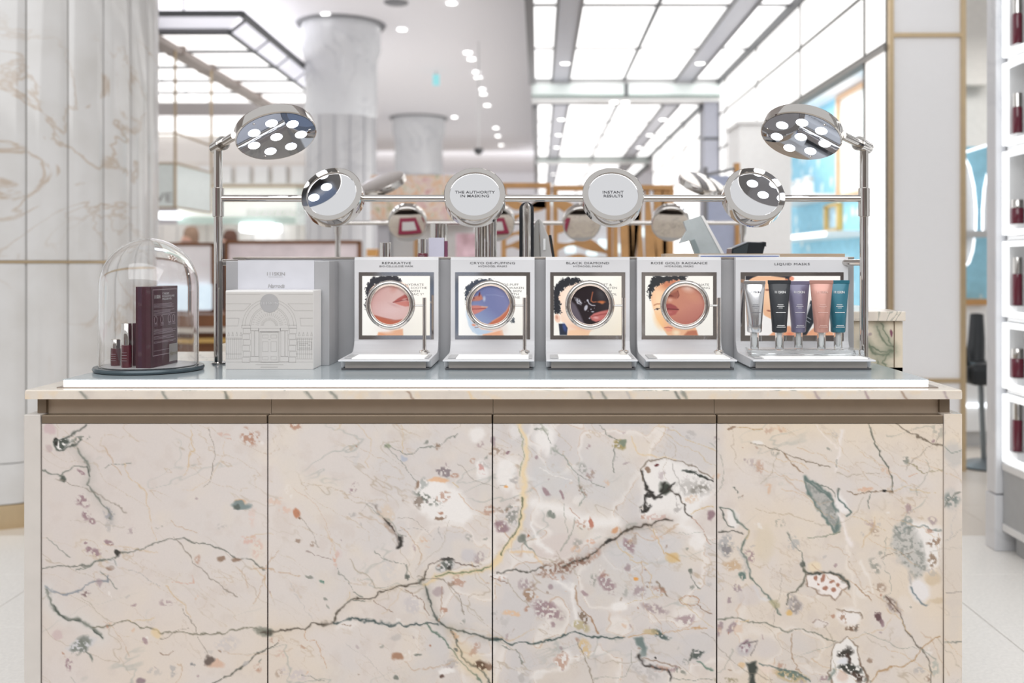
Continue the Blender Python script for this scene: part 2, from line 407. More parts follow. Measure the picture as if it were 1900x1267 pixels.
# ------------------------------------------------------------------ luminous ceilings over the aisle
def light_bay(name, label, z, Y0, Y1, X0, X1, nrow, lights):
    t = thing(name, label, 'light ceiling', ((X0+X1)/2, (Y0+Y1)/2, z))
    wdt = X1-X0
    cols = [(0.0, .1, 'p'), (.1, .19, 's'), (.19, .48, 'p'), (.485, .755, 'p'), (.755, .85, 's'), (.85, 1.0, 'p')]
    dl = (Y1-Y0)/nrow
    for a, c, kind in cols:
        xa, xc = X0+a*wdt, X0+c*wdt
        if kind == 's':
            MB().box(xa+.01, xc-.01, Y0, Y1, z-.02, z+.03).build('spot_channel', mat('channel_grey', (196, 198, 208), .4), t)
            MB().box(xa-.012, xa+.01, Y0, Y1, z-.035, z+.02).build('rail', GREYRAIL, t)
            MB().box(xc-.01, xc+.012, Y0, Y1, z-.035, z+.02).build('rail', GREYRAIL, t)
        else:
            for k in range(nrow):
                MB().box(xa+.014, xc-.014, Y0+k*dl+.012, Y0+(k+1)*dl-.012, z, z+.02).build('light_panel', LIGHTP, t)
    for k in range(nrow+1):
        MB().box(X0, X1, Y0+k*dl-.035, Y0+k*dl+.035, z-.006, z+.04).build('cross_rail', GREYRAIL, t)
    xm = X0+.4825*wdt
    MB().box(xm-.012, xm+.012, Y0, Y1, z-.02, z+.03).build('rail', DKRAIL, t)
    for xe in (X0, X1):
        MB().box(xe-.05, xe+.02, Y0, Y1, z-.06, z+.1).build('edge_beam', DKRAIL if xe == X1 else GREYRAIL, t)
    MB().box(X0, X1, Y0, Y1, z+.04, z+.06).build('backing', WHITE, t)
    for X, Y in lights: downlight(X, Y, z-.024, .045, ('bright spotlight before the first cross beam, above the row of mirrors' if X < 1 else 'bright spotlight before the first cross beam, beside the luminous wall') if Y < 11 else ('spotlight in the column-side rail behind the first cross beam' if X < 1 else 'spotlight in the wall-side rail behind the first cross beam') if Y < 17 else 'tiny spotlight in the farthest luminous bay', 'spotlights in the luminous ceiling')
    return t
Z1, Z2 = 3.3, 3.05
light_bay('luminous_ceiling', 'backlit white panel ceiling with grey rails, nearest bay over the aisle', Z1, 4.8, 11.25, -.06, 2.06, 4, [(.27, 10.25), (1.66, 10.25)])
light_bay('luminous_ceiling', 'backlit white panel ceiling behind the first cross beam', Z2, 11.45, 17.0, -.03, 1.9, 4, [(.28, 12.5), (.28, 14.0), (.28, 15.5), (1.56, 12.5), (1.56, 14), (1.56, 15.5)])
light_bay('luminous_ceiling', 'small backlit panel ceiling farthest along the aisle', 2.95, 17.2, 26.0, -.03, 1.9, 4, [(.28, 19), (.28, 21.5), (1.56, 19), (1.56, 21.5)])
def beam(Yb, zl, zh, X0, X1, label, lights):
    t = thing('cross_beam', label, 'beam', ((X0+X1)/2, Yb, zl))
    MB().box(X0, X1, Yb-.1, Yb+.12, zl, zh).build('soffit', WHITE, t)
    MB().box(X0, X1, Yb-.13, Yb-.11, zl+.06, zh-.06).build('glass_fascia', SEAGLASS, t)
    MB().box(X0, X1, Yb-.135, Yb-.105, zl+.05, zl+.065).build('glass_edge', mat('glass_edge_green', (120, 146, 138), .3), t)
    MB().box((X0+X1)/2-.02, (X0+X1)/2+.02, Yb-.137, Yb-.1, zl+.05, zh-.05).build('clip', DKRAIL, t)
    for X, z in lights: downlight(X, Yb-.05, z, .04, 'one of two close spotlights under the first cross beam', 'spotlights in the luminous ceiling')
beam(11.35, Z2, Z1, -.08, 2.05, 'white cross beam with pale green glass edge under the luminous ceiling', [(.85, Z2-.01), (.98, Z2-.01)])
beam(17.1, 2.93, Z2, -.05, 1.9, 'far white cross beam with green glass edge', [])

# luminous side wall of the aisle, two bays
def light_wall(X, ys, zs, label, skip=None):
    t = struct('wall_right', (X, ys[0], 0), label)
    for i in range(len(ys)-1):
        for j in range(len(zs)-1):
            if skip and skip(i, j): continue
            MB().box(X, X+.04, ys[i]+.014, ys[i+1]-.014, zs[j]+.012, zs[j+1]-.012).build('light_panel', LIGHTW, t)
    for i, y in enumerate(ys):
        z0 = 0 if not (skip and 0 < i < len(ys) and skip(i, 0) and skip(i-1, 0)) else zs[1]
        MB().box(X-.008, X+.05, y-.014, y+.014, z0, zs[-1]).build('mullion', mat('mullion_grey', (104, 102, 100), .5), t)
    for j, z in enumerate(zs[1:]):
        MB().box(X-.006, X+.05, ys[0], ys[-1], z-.012, z+.012).build('transom', MATS['mullion_grey'], t)
    return t
wr = light_wall(2.05, [5.86, 6.26, 7.8, 9.35, 10.9, 11.3], [0, 2.51, 2.9, 3.3], None, lambda i, j: j == 0 and i in (1, 2))
MB().box(2.03, 2.1, 5.86, 9.0, 2.47, 2.5).build('header_rail', mat('header_grey', (140, 136, 132), .4), wr)
light_wall(1.88, [11.6, 12.8, 14.0, 15.2, 16.4], [0, 2.3, 2.7, 3.05], None)
t = thing('panel_pier', 'narrow grey pier at the end of the far luminous wall', 'pier', (1.97, 11.35, 0))
MB().box(1.88, 2.05, 11.3, 11.6, 0, 3.05).build('pier_body', mat('pier_grey', (176, 178, 190), .5), t)
for z in (2.1, 2.62): MB().box(1.875, 2.055, 11.295, 11.4, z, z+.03).build('joint_strip', DKRAIL, t)

# grey framed pier between the aisle and the salon
t = thing('framed_pier', 'tall grey satin pier with brass edges behind the counter', 'pier', (2.26, 5.82, 0))
PG = mat('pier_satin', (250, 250, 252), .35, noise=.01)
za, zb = WZ(706, 5.82), WZ(65, 5.82)
for z0, z1 in ((0, za-.01), (za+.01, zb-.01), (zb+.01, 3.3)):
    MB().box(2.07, 2.47, 5.83, 5.86, z0, z1).build('panel', PG, t)
for xx in (2.05, 2.472): MB().box(xx-.005, xx+.022, 5.81, 5.845, 0, 3.3).build('brass_edge', BRASS, t)
for z in (za, zb): MB().box(2.07, 2.475, 5.812, 5.85, z-.012, z+.012).build('brass_strip', BRASS, t)
MB().box(2.105, 2.47, 5.861, 5.9, 0, 3.3).build('core', WHITE, t)

# ------------------------------------------------------------------ blue room behind the opening
def blue_mat():
    m = mat('blue_wallpaper', (150, 202, 222), .6, noise=.1, scale=14)
    nt = m.node_tree; b = nt.nodes['Principled BSDF']; src = b.inputs['Base Color'].links[0].from_socket
    tc = nt.nodes.new('ShaderNodeTexCoord'); v = nt.nodes.new('ShaderNodeTexVoronoi'); v.inputs['Scale'].default_value = 4.2
    nt.links.new(tc.outputs['Object'], v.inputs['Vector'])
    n = nt.nodes.new('ShaderNodeTexNoise'); n.inputs['Scale'].default_value = 16
    nt.links.new(tc.outputs['Object'], n.inputs['Vector'])
    ad = nt.nodes.new('ShaderNodeMath'); ad.operation = 'MULTIPLY_ADD'; ad.inputs[1].default_value = .5
    nt.links.new(n.outputs['Fac'], ad.inputs[0]); nt.links.new(v.outputs['Distance'], ad.inputs[2])
    r = nt.nodes.new('ShaderNodeValToRGB'); r.color_ramp.elements[0].position = .44; r.color_ramp.elements[0].color = (1, 1, 1, 1)
    r.color_ramp.elements[1].position = .52; r.color_ramp.elements[1].color = (0, 0, 0, 1)
    nt.links.new(ad.outputs[0], r.inputs[0])
    mx = nt.nodes.new('ShaderNodeMix'); mx.data_type = 'RGBA'; nt.links.new(src, mx.inputs[6]); mx.inputs[7].default_value = L(226, 236, 238)
    nt.links.new(r.outputs[0], mx.inputs[0]); nt.links.new(mx.outputs[2], b.inputs['Base Color'])
    return m
BLUE = blue_mat()
wb = MB().box(3.2, 3.3, 8.05, 14.0, 0, 3.0).build('wall_salon', BLUE, loc=(3.25, 10, 0)); wb['kind'] = 'structure'
o = MB().box(2.12, 3.3, 8.05, 14.0, 3.0, 3.05).build('ceiling_salon', PLASTER, loc=(2.7, 10, 3)); o['kind'] = 'structure'
area('salon_ceiling_light', (2.65, 9.8, 2.95), .8, 3.2, 26)
area('vanity_fill_light', (3.7, 7.0, 3.1), .8, .8, 22)  # invented fill that lifts the grey wall in the gap
t = thing('picture_frame', 'tall picture in pale wood frame on the blue wallpaper', 'picture', (3.17, 10.3, 1.9))
ya, yb = 9.6, 10.52
z0, z1 = WZ(362, 10.5), WZ(185, 10.5)
MB().box(3.185, 3.2, ya, yb, z0, z1).build('print', mat('print_pale', (226, 228, 226), .5, noise=.1, scale=5), t)
for a, c, d, e in ((ya, yb, z0-.04, z0), (ya, yb, z1, z1+.04), (yb, yb+.06, z0-.04, z1+.04), (ya-.06, ya, z0-.04, z1+.04)):
    MB().box(3.15, 3.2, a, c, d, e).build('frame_rail', mat('pale_wood', (214, 176, 142), .5, noise=.08), t)
t = thing('picture_frame', 'small gold framed picture low on the blue wallpaper', 'picture', (3.17, 10.9, 1.6))
z0, z1 = WZ(425, 10.9), WZ(385, 10.9)
MB().box(3.185, 3.2, 10.55, 10.95, z0, z1).build('print', mat('print_blue', (176, 204, 222), .5, noise=.3, scale=12), t)
for a, c in ((10.48, 10.56), (10.94, 11.02)): MB().box(3.15, 3.2, a, c, z0-.02, z1+.02).build('frame_rail', mat('gold_leaf', (214, 178, 104), .4, .3), t)
for z in (z0-.03, z1): MB().box(3.15, 3.2, 10.5, 11.0, z, z+.03).build('frame_rail', MATS['gold_leaf'], t)
def wall_shelf(z, y0_, y1_, label):
    t = thing('wall_shelf', label, 'shelf', (3.0, (y0_+y1_)/2, z))
    MB().box(2.8, 3.199, y0_, y1_, z-.06, z).build('shelf_board', WHITE, t, bevel=.004)
    MB().box(2.79, 2.8, y0_, y1_, z-.05, z-.01).build('light_edge', mat('shelf_led', (255, 255, 255), .4, emit=1.6, noise=0), t)
    return t
wall_shelf(WZ(362, 11), 10.7, 12.3, 'white lit shelf high on the blue wallpaper')
wall_shelf(WZ(432, 10.4), 9.7, 12.3, 'white lit shelf low on the blue wallpaper under the gold frame')
def jar(name, label, c, r, h, m, cap, cat='jar', group=None):
    t = thing(name, label, cat, c, group)
    MB().lathe([(1e-5, 0), (r*.96, 0), (r, r*.06), (r, h*.62), (r*.9, h*.66), (1e-5, h*.66)], c, 24).build('body', m, t, True)
    MB().lathe([(1e-5, h*.66), (r*.93, h*.66), (r*.93, h*.98), (r*.88, h), (1e-5, h)], c, 24).build('cap', cap, t, True)
    return t
for k, yy in enumerate((10.9, 11.25, 11.6)):
    jar('cosmetic_jar', ['cosmetic jar on the high blue wall shelf, nearest the picture', 'pale green jar in the middle of the high blue wall shelf', 'cosmetic jar on the high blue wall shelf, farthest in'][k], (2.95, yy, WZ(362, 11)+.001), .06, .2, WHITE if k != 1 else SEAGLASS, GREYSAT, group='jars on the high blue wall shelf')
# white promotional cabinet in the opening
t = thing('promo_cabinet', 'tall plain white cabinet standing before the blue wallpaper', 'cabinet', (1.82, 8.0, 0))
MB().box(1.61, 2.03, 8.0, 8.5, .06, 2.33).build('body', mat('cabinet_white', (252, 252, 252), .4), t, bevel=.004)
MB().box(1.59, 2.04, 7.98, 8.5, 2.33, 2.36).build('top', WHITE, t)
MB().box(1.64, 2.0, 8.02, 8.48, 0, .06).build('plinth', GREYSAT, t)
MB().box(1.585, 1.6, 8.05, 8.4, 1.75, 2.0).build('light_sign', LIGHTP, t)
t = thing('framed_screen', 'grey blue panel screen with an oak end post', 'screen', (1.5, 6.9, 0))
MB().box(1.2, 1.395, 7.1, 7.14, .1, 1.84).build('panel', mat('screen_blue', (170, 178, 202), .6, noise=.04), t)
MB().box(1.395, 1.43, 7.08, 7.16, 0, 1.93).build('post', WOOD, t)
MB().box(1.18, 1.2, 7.08, 7.16, 0, 1.9).build('post', GREYRAIL, t)
MB().prism([(1.2, 1.84), (1.395, 1.88), (1.395, 1.9), (1.2, 1.86)], 7.09, 7.15, 'y').build('top_rail', GREYRAIL, t)

# salon wall, mirror with light tubes and chair in the gap beside the pier
o = MB().box(3.31, 4.9, 8.4, 8.5, 0, 3.2).build('wall_gap', mat('salon_beige', (240, 238, 234), .7), loc=(3.6, 8.4, 0)); o['kind'] = 'structure'
o = MB().pbox(1785, -20, 1840, 157, 8.2, .1).build('trim_bulkhead', mat('bulkhead_beige', (232, 229, 224), .7)); o['kind'] = 'structure'
t = thing('vanity_mirror', 'blue flowered vanity panel edged by curved white light tubes', 'mirror', (WX(1810, 7), 7, .7))
MB().pbox(1789, 272, 1834, 560, 7.02, .04).build('panel', BLUE, t)
MB().pbox(1784, 566, 1838, 694, 7.02, .04).build('lower_panel', WHITE, t)
MB().pbox(1788, 555, 1834, 566, 6.95, .12).build('base_rail', WOOD, t)
def arc(p, r=.008): return MB().tube([W(x, y, 6.96) for x, y in p], r, 8)
TUBE = mat('white_light_tube', (255, 255, 255), .4, emit=1.5, ecol=(240, 248, 255), noise=0)
VM = mat('vanity_pale', (222, 224, 226), .25)
def vpane(p): MB().prism([(WX(x, 7.0), WZ(y, 7.0)) for x, y in p], 6.99, 7.015, 'y').build('mirror_pane', VM, t)
vpane([(1784, 287), (1799, 310), (1807, 345), (1811, 390), (1810, 430), (1784, 430)]); vpane([(1838, 318), (1826, 350), (1823, 390), (1823, 430), (1838, 430)]); vpane([(1784, 442), (1808, 442), (1805, 465), (1798, 487), (1784, 500)])
arc([(1785, 284), (1830, 270)]).build('light_tube', TUBE, t)
arc([(1786, 285), (1799, 310), (1807, 345), (1811, 390), (1810, 432)]).build('light_tube', TUBE, t)
arc([(1832, 322), (1826, 350), (1823, 390), (1823, 432)]).build('light_tube', TUBE, t)
arc([(1808, 442), (1805, 465), (1798, 487), (1786, 498)]).build('light_tube', TUBE, t)
MB().pbox(1784, 428, 1834, 440, 6.8, .2).build('shelf', GREYSAT, t)
t = thing('salon_counter', 'low white salon counter with a lit edge in the gap', 'counter', (2.9, 6.6, 0))
MB().pbox(1780, 696, 1834, 800, 6.55, .5).build('body', WHITE, t)
MB().pbox(1780, 688, 1838, 696, 6.5, .55).build('top', GREYSAT, t)
MB().pbox(1780, 749, 1834, 756, 6.53, .02).build('light_edge', TUBE, t)
MB().pbox(1782, 800, 1834, 860, 6.62, .4).build('kick', GREYSAT, t)
t = thing('salon_chair', 'black salon chair on a grey disc foot beside the pier', 'chair', (2.54, 5.85, 0))
MB().lathe([(1e-5, 0), (.17, 0), (.18, .012), (.12, .03), (.03, .05), (1e-5, .05)], (2.69, 5.95, 0), 28).build('disc_foot', mat('grey_steel', (120, 126, 130), .3, .6), t, True)
MB().cyl((2.66, 5.95, .04), (2.64, 5.95, .5), .016, 16).build('column', MATS['grey_steel'], t, True)
MB().box(2.51, 2.74, 5.78, 6.14, .5, .63).build('seat', BLACKP, t, bevel=.04, seg=3)
MB().tube([(2.66, 6.08, .58), (2.69, 6.12, .75), (2.705, 6.15, .9)], [.06, .05, .04], 12).build('backrest', BLACKP, t, True)
MB().tube([(2.53, 5.9, .62), (2.52, 5.9, .7), (2.52, 6.08, .72)], .022, 10).build('armrest', BLACKP, t, True)

# ------------------------------------------------------------------ marble pilaster and lit bottle shelving
t = thing('marble_pilaster', 'slim white marble pilaster beside the lit bottle shelves', 'pilaster', (1.96, 4.25, 0))
MB().box(1.926, 2.2, 4.2, 4.286, .24, 2.9).build('shaft', MARBLEG, t, bevel=.006)
MB().box(1.923, 2.21, 4.197, 4.29, 0, .235).build('base_block', MARBLEG, t, bevel=.004)
t = thing('lit_shelving', 'white lit display shelving with maroon bottles', 'shelving', (2.15, 3.7, 0))
SH = mat('shelving_grey', (178, 180, 182), .4)
Yc = 4.19
edges = [WZ(y, Yc) for y in (858, 722, 590, 440, 275, 112, -50)]
MB().box(1.955, 2.4, 2.6, 4.19, .11, edges[0]-.02).build('lower_panel', SH, t)
MB().box(1.95, 2.4, 2.6, 4.19, edges[0]-.03, edges[0]).build('ledge', WHITE, t)
MB().box(1.95, 2.4, 2.6, 4.19, .09, .12).build('base_ledge', WHITE, t)
MB().box(1.99, 2.4, 2.6, 4.15, 0, .09).build('kick', SH, t)
MB().box(2.38, 2.4, 2.6, 4.19, edges[0], 2.9).build('back_panel', GREYSAT, t)
FRL = mat('cell_light_frame', (255, 255, 255), .4, emit=.95, ecol=(248, 252, 255), noise=0)
BOT = MAROONG
for k in range(len(edges)-1):
    za, zb = edges[k], edges[k+1]
    for j in range(3):
        ya, yb = 4.185-.42*(j+1), 4.185-.42*j
        fb = MB()
        fb.box(1.945, 1.965, ya+.006, yb-.006, za+.008, za+.03); fb.box(1.945, 1.965, ya+.006, yb-.006, zb-.04, zb-.018)
        fb.box(1.945, 1.965, ya+.006, ya+.026, za+.03, zb-.04); fb.box(1.945, 1.965, yb-.026, yb-.006, za+.03, zb-.04)
        fb.build('light_frame', FRL, t)
        MB().box(1.966, 2.38, ya, yb, zb-.012, zb+.004).build('shelf', WHITE, t)
        MB().box(1.966, 2.38, yb-.006, yb, za, zb).build('divider', WHITE, t)
        if j == 0:
            hh = (.2, .12, .2, .1, .17, .2)[k]
            jar('skincare_bottle', ['maroon bottle with silver cap in the lowest lit shelf cell', 'maroon jar in the second lit shelf cell from the bottom', 'maroon bottle with silver cap in the third lit shelf cell from the bottom', 'maroon bottle in the fourth lit shelf cell from the bottom', 'wide maroon jar in the fifth lit shelf cell from the bottom', 'maroon bottle in the topmost lit shelf cell'][k],
                (1.996, 4.152, za+.055), .02 if hh > .13 else .026, hh, BOT, CHROME, 'bottle')
            bs = MB().box(1.968, 2.03, 4.1, 4.178, za+.0042, za+.054).build('display_block', WHITE, None, bevel=.002)
            tag(bs, ['white display block in the lowest lit shelf cell', 'white display block in the second lit cell from the bottom', 'white display block in the third lit cell from the bottom', 'white display block in the fourth lit cell from the bottom', 'white display block in the fifth lit cell from the bottom', 'white display block in the topmost lit shelf cell'][k], 'block')

# ------------------------------------------------------------------ columns
cx, cy, R = -2.72, 5.17, .69
t = thing('marble_column', 'huge white marble column of fluted upright panels at the picture edge', 'column', (cx, cy, 0))
def flute(z0, z1, r):
    n = 9; half = math.radians(7.5)-.005; out = []
    for i in range(n):
        u = -1+2*i/(n-1); a = half*u
        bul = r*math.cos(half)/math.cos(a*.0)+.012*(1-abs(u)**5)
        out.append((a, bul))
    b = MB(); vs = []; fs = []
    ring = [((q)*math.sin(a), -(q)*math.cos(a)) for a, q in out]+[((r-.06)*math.sin(out[-1][0]), -(r-.06)*math.cos(out[-1][0])), ((r-.06)*math.sin(out[0][0]), -(r-.06)*math.cos(out[0][0]))]
    return b.prism([(cx+x, cy+y) for x, y in ring], z0, z1, 'z')
tiers = [(.115, .298), (.302, 1.212), (1.228, 4.0)]
for z0, z1 in tiers:
    p = flute(z0, z1, R).build('marble_panel', MARBLEW, t, True)
    p.rotation_euler = (0, 0, math.radians(9))
    for k in range(1, 24):
        q = p.copy(); COL.objects.link(q); q.rotation_euler = (0, 0, math.radians(9+15*k)); q.parent = t
MB().lathe([(R-.03, 0), (R+.004, 0), (R+.004, .11), (R-.03, .11)], (cx, cy, 0), 60).build('brass_skirting', BRASS, t, True)
MB().lathe([(R-.01, 1.213), (R+.002, 1.214), (R+.002, 1.226), (R-.01, 1.227)], (cx, cy, 0), 60).build('brass_joint', BRASS, t, True)
MB().lathe([(R-.03, .05), (R-.012, .05), (R-.012, 4.0)], (cx, cy, 0), 60).build('core', mat('joint_shadow', (176, 174, 170), .7), t, True)
def far_column(px, Y, r, label):
    X = WX(px, Y); t = thing('marble_column', label, 'column', (X, Y, 0))
    MB().lathe([(r, .1), (r, 2.9)], (X, Y, 0), 40).build('shaft', MARBLEG, t, True)
    for k in range(14):
        a = 2*math.pi*k/14
        MB().box(-.006, .006, -.006, .006, .1, 2.9, Matrix.Translation((X+r*math.sin(a), Y-r*math.cos(a), 0))).build('joint', mat('joint_grey', (196, 198, 204), .6), t)
    MB().lathe([(r+.02, 0), (r+.02, .1), (r, .1)], (X, Y, 0), 40).build('skirting', BRASS, t, True)
    MB().lathe([(r, 2.9), (r+.015, 2.95), (r+.015, 3.55), (r+.03, 3.62), (r+.06, 3.7), (r+.06, 3.98)], (X, Y, 0), 40).build('capital', MARBLEG, t, True)
    MB().lathe([(r+.06, 3.985), (r+.1, 3.97), (r+.12, 3.999)], (X, Y, 0), 40).build('shadow_ring', GREYRAIL, t, True)
far_column(633, 11.6, .4, 'white marble column with capital behind the round lamp head')
far_column(777, 19.0, .44, 'farther white marble column with flared capital')

# ------------------------------------------------------------------ hung luminous box over the left shops
zt = 3.4
t = thing('luminous_canopy', 'dark framed backlit panel canopy hung over the shops beyond the column', 'light ceiling', (-4.2, 11.4, zt))
Xr = WX(425, 9.4)
for k in range(5):
    ya, yb = 9.4+.82*k, 9.4+.82*(k+1)
    for j in range(3):
        xa, xb = Xr-1.55*(j+1), Xr-1.55*j
        MB().box(xa+.02, xb-.02, ya+.018, yb-.018, zt, zt+.03).build('light_panel', LIGHTP, t)
    MB().box(Xr-4.7, Xr, ya-.042, ya+.042, zt-.02, zt+.03).build('cross_rail', GREYRAIL, t)
    MB().add([(Xr+.02, ya+.02, zt), (Xr+.02, yb-.02, zt), (Xr+.17, yb-.02, zt+.12), (Xr+.17, ya+.02, zt+.12)], [(0, 1, 2, 3)]).build('splay_panel', mat('splay_light', (236, 236, 246), .4, emit=.5), t)
    MB().box(-.012, .012, -.012, .012, 0, .2, Matrix.Translation((Xr+.01, ya, zt)) @ Matrix.Rotation(math.radians(52), 4, 'Y')).build('splay_rib', DKRAIL, t)
MB().box(Xr-.02, Xr+.02, 9.38, 13.5, zt-.02, zt+.03).build('edge_rail', DKRAIL, t)
MB().box(Xr+.15, Xr+.2, 9.2, 13.5, zt+.1, zt+.15).build('edge_rail', DKRAIL, t)
MB().box(Xr-4.7, Xr+.02, 9.36, 9.41, zt-.02, zt+.03).build('edge_rail', DKRAIL, t)
MB().box(Xr-4.7, Xr+.2, 9.18, 9.22, zt+.1, zt+.15).build('edge_rail', DKRAIL, t)
MB().add([(Xr-4.7, 9.4, zt), (Xr, 9.4, zt), (Xr+.17, 9.2, zt+.12), (Xr-4.7, 9.2, zt+.12)], [(0, 1, 2, 3)]).build('splay_panel', MATS['splay_light'], t)
for y in (9.6, 13.2): MB().cyl((Xr-.5, y, zt+.03), (Xr-.5, y, 3.999), .01, 8).build('hanger', GREYRAIL, t)
t = thing('bronze_rail', 'bronze hanging rail running under the luminous canopy', 'rail', (-3.58, 11, 3.3))
TAUPE = mat('taupe_metal', (140, 128, 122), .45, .3)
MB().box(-3.66, -3.5, 8.6, 13.6, 3.27, 3.33).build('rail_bar', TAUPE, t)
for k in range(5): MB().box(-3.67, -3.49, 8.9+k*.9, 8.96+k*.9, 3.265, 3.36).build('bracket', TAUPE, t)
t = thing('hanging_sign', 'pale green glass hanging sign box on thin brass rods', 'sign', (WX(325, 9.8), 9.8, WZ(390, 9.8)))
xa, xb = WX(278, 9.6), WX(325, 9.6)
z0, z1 = WZ(385, 9.6), WZ(303, 9.6)
MB().box(xa, xb, 9.6, 9.62, z0, z1).build('front_pane', SEAGLASS, t)
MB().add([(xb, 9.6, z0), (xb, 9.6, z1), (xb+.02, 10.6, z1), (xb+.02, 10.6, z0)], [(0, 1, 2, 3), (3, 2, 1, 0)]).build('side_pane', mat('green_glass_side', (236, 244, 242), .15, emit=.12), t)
lettering('IVE', .09, (WX(300, 9.59), 9.595, WZ(374, 9.59)), t, INKG)
zt2 = 3.27
for X, Y in ((xb, 9.6), (xb+.02, 10.6), (xa, 9.6)):
    MB().cyl((X, Y, z0), (X, Y, zt2), .014, 8).build('rod', mat('pale_brass', (188, 168, 140), .4, .4), t)
ztop = WZ(247, 9.6)
for z in (z0, z1, ztop):
    MB().box(xa, xb, 9.59, 9.61, z-.008, z+.008).build('brass_edge', MATS['pale_brass'], t)
    MB().box(xb, xb+.02, 9.6, 10.6, z-.008, z+.008).build('brass_edge', MATS['pale_brass'], t)

# ------------------------------------------------------------------ shop front at the back
t = thing('beauty_shop', 'white shop front with pale green lit fascia beyond the column', 'shop', (-5.2, 15, 0))
PALE = mat('pale_panel', (236, 232, 228), .6, noise=.02)
MB().pbox(60, 215, 568, 250, 15.0, .4).build('upper_light', LIGHTW, t)
MB().pbox(60, 250, 568, 300, 15.1, .4).build('upper_panel', PALE, t)
MB().pbox(60, 300, 568, 347, 15.1, .4).build('window_band', mat('warm_panel', (228, 222, 216), .6, noise=.05, scale=3), t)
for k in range(6): MB().pbox(370+k*34, 308, 394+k*34, 340, 15.0, .1).build('shelf_block', WHITE, t)
MB().pbox(330, 347, 548, 414, 14.7, .4).build('fascia', mat('fascia_glow', (240, 244, 238), .4, emit=.35, noise=.01), t)
MB().pbox(548, 347, 566, 416, 14.75, .4).build('fascia_end', SEAGLASS, t)
MB().pbox(330, 402, 548, 416, 14.68, .03).build('fascia_edge', mat('fascia_edge_green', (206, 226, 218), .3), t)
lettering('SHISEIDO', .1, (WX(508, 14.66), 14.66, WZ(400, 14.66)), t, mat('ghost_ink', (206, 210, 208), .5), xs=1.5, shear=.25)
MB().pbox(60, 416, 568, 700, 15.2, .3).build('wall_panel', PALE, t)
for k in range(10): MB().pbox(300+k*28, 418, 301+k*28, 700, 15.19, .02).build('panel_joint', GREYSAT, t)
MB().pbox(290, 343, 568, 347, 14.66, .1).build('gold_line', mat('pale_brass', (188, 168, 140)), t)
MB().pbox(444, 414, 506, 430, 14.6, .5).build('light_box', mat('light_box_white', (255, 255, 255), .4, emit=2.5, ecol=(240, 248, 255), noise=0), t, bevel=.02)
MB().pbox(289, 393, 329, 405, 14.5, .3).build('strip_light', MATS['light_box_white'], t)
# people beyond the framed screens
def person(px, py, Y, label, coat, hair):
    p = W(px, py, Y); z = p.z; t = thing('person', label, 'person', (p.x, Y, 0))
    me = bpy.data.meshes.new('body')
    vs = [(0, 0, .95), (0, 0, 1.2), (0, 0, 1.42), (0, 0, 1.5), (0, -.01, z-.1), (0, -.015, z),
          (.17, 0, 1.4), (.22, .02, 1.12), (.24, -.06, .88), (-.17, 0, 1.4), (-.22, .02, 1.12), (-.24, -.06, .88),
          (.09, 0, .9), (.1, -.01, .5), (.1, .02, .09), (.11, -.1, .05), (-.09, 0, .9), (-.1, -.01, .5), (-.1, .02, .09), (-.11, -.1, .05)]
    es = [(0, 1), (1, 2), (2, 3), (3, 4), (4, 5), (2, 6), (6, 7), (7, 8), (2, 9), (9, 10), (10, 11), (0, 12), (12, 13), (13, 14), (14, 15), (0, 16), (16, 17), (17, 18), (18, 19)]
    rs = [.15, .14, .13, .055, .085, .085, .06, .05, .035, .06, .05, .035, .095, .065, .045, .04, .095, .065, .045, .04]
    me.from_pydata(vs, es, []); o = bpy.data.objects.new('body', me); COL.objects.link(o); o.parent = t
    me.materials.append(mat('skin_tone', (216, 170, 150), .6)); ORG[o] = ORG[t]
    sk = o.modifiers.new('skin', 'SKIN')
    for v, r in zip(me.skin_vertices[0].data, rs): v.radius = (r, r)
    me.skin_vertices[0].data[0].use_root = True
    o.modifiers.new('sub', 'SUBSURF').levels = 1
    c = Vector((p.x, Y, 0))
    MB().lathe([(.0, z+.12), (.06, z+.11), (.095, z+.05), (.1, z-.02), (.09, z-.1), (.07, z-.12)], (p.x+.03, Y+.05, 0), 18).build('hair', hair, t, True)
    MB().lathe([(.07, 1.5), (.13, 1.46), (.21, 1.38), (.2, 1.1), (.2, .85), (.22, .6)], (p.x, Y, 0), 20).build('coat', coat, t, True)
    return t
person(348, 436, 13.0, 'person with light brown hair standing beyond the framed screens', mat('cloth_grey', (120, 116, 120), .8), mat('hair_light', (168, 140, 120), .7))
person(421, 442, 13.2, 'person with dark hair partly hidden by the chrome post', mat('cloth_dark', (70, 66, 70), .8), mat('hair_dark', (110, 78, 66), .7))
# framed screens and the wooden tiered counter
def framed(x0, y0, x1, y1, Y, m, label, fw=6):
    t = thing('framed_screen', label, 'screen', (WX((x0+x1)/2, Y), Y, 0))
    MB().pbox(x0, y0, x1, y1, Y, .03).build('panel', m, t)
    MB().pbox(x0-fw*.3, y0-fw*.5, x1+fw*.3, y0+fw*.5, Y-.02, .07).build('top_rail', WOODD, t)
    for x in (x0, x1): MB().box(WX(x-fw/2, Y), WX(x+fw/2, Y), Y-.02, Y+.05, 0, WZ(y0, Y)).build('post', WOODD, t)
    MB().pbox(x0, y1-4, x1, y1+4, Y-.02, .07).build('bottom_rail', WOODD, t)
PINK = mat('lilac_stone_pane', (238, 226, 230), .4, noise=.12, scale=7, emit=.12)  # faint glow added to the pane to offset the dim light there
framed(421, 449, 667, 610, 8.15, PINK, 'walnut framed screen with a lilac pane behind the white gift box')
framed(250, 453, 396, 580, 8.3, mat('pale_screen', (238, 234, 236), .4, emit=.25, noise=.1, scale=6), 'walnut framed pale screen between the glass dome and chrome post')
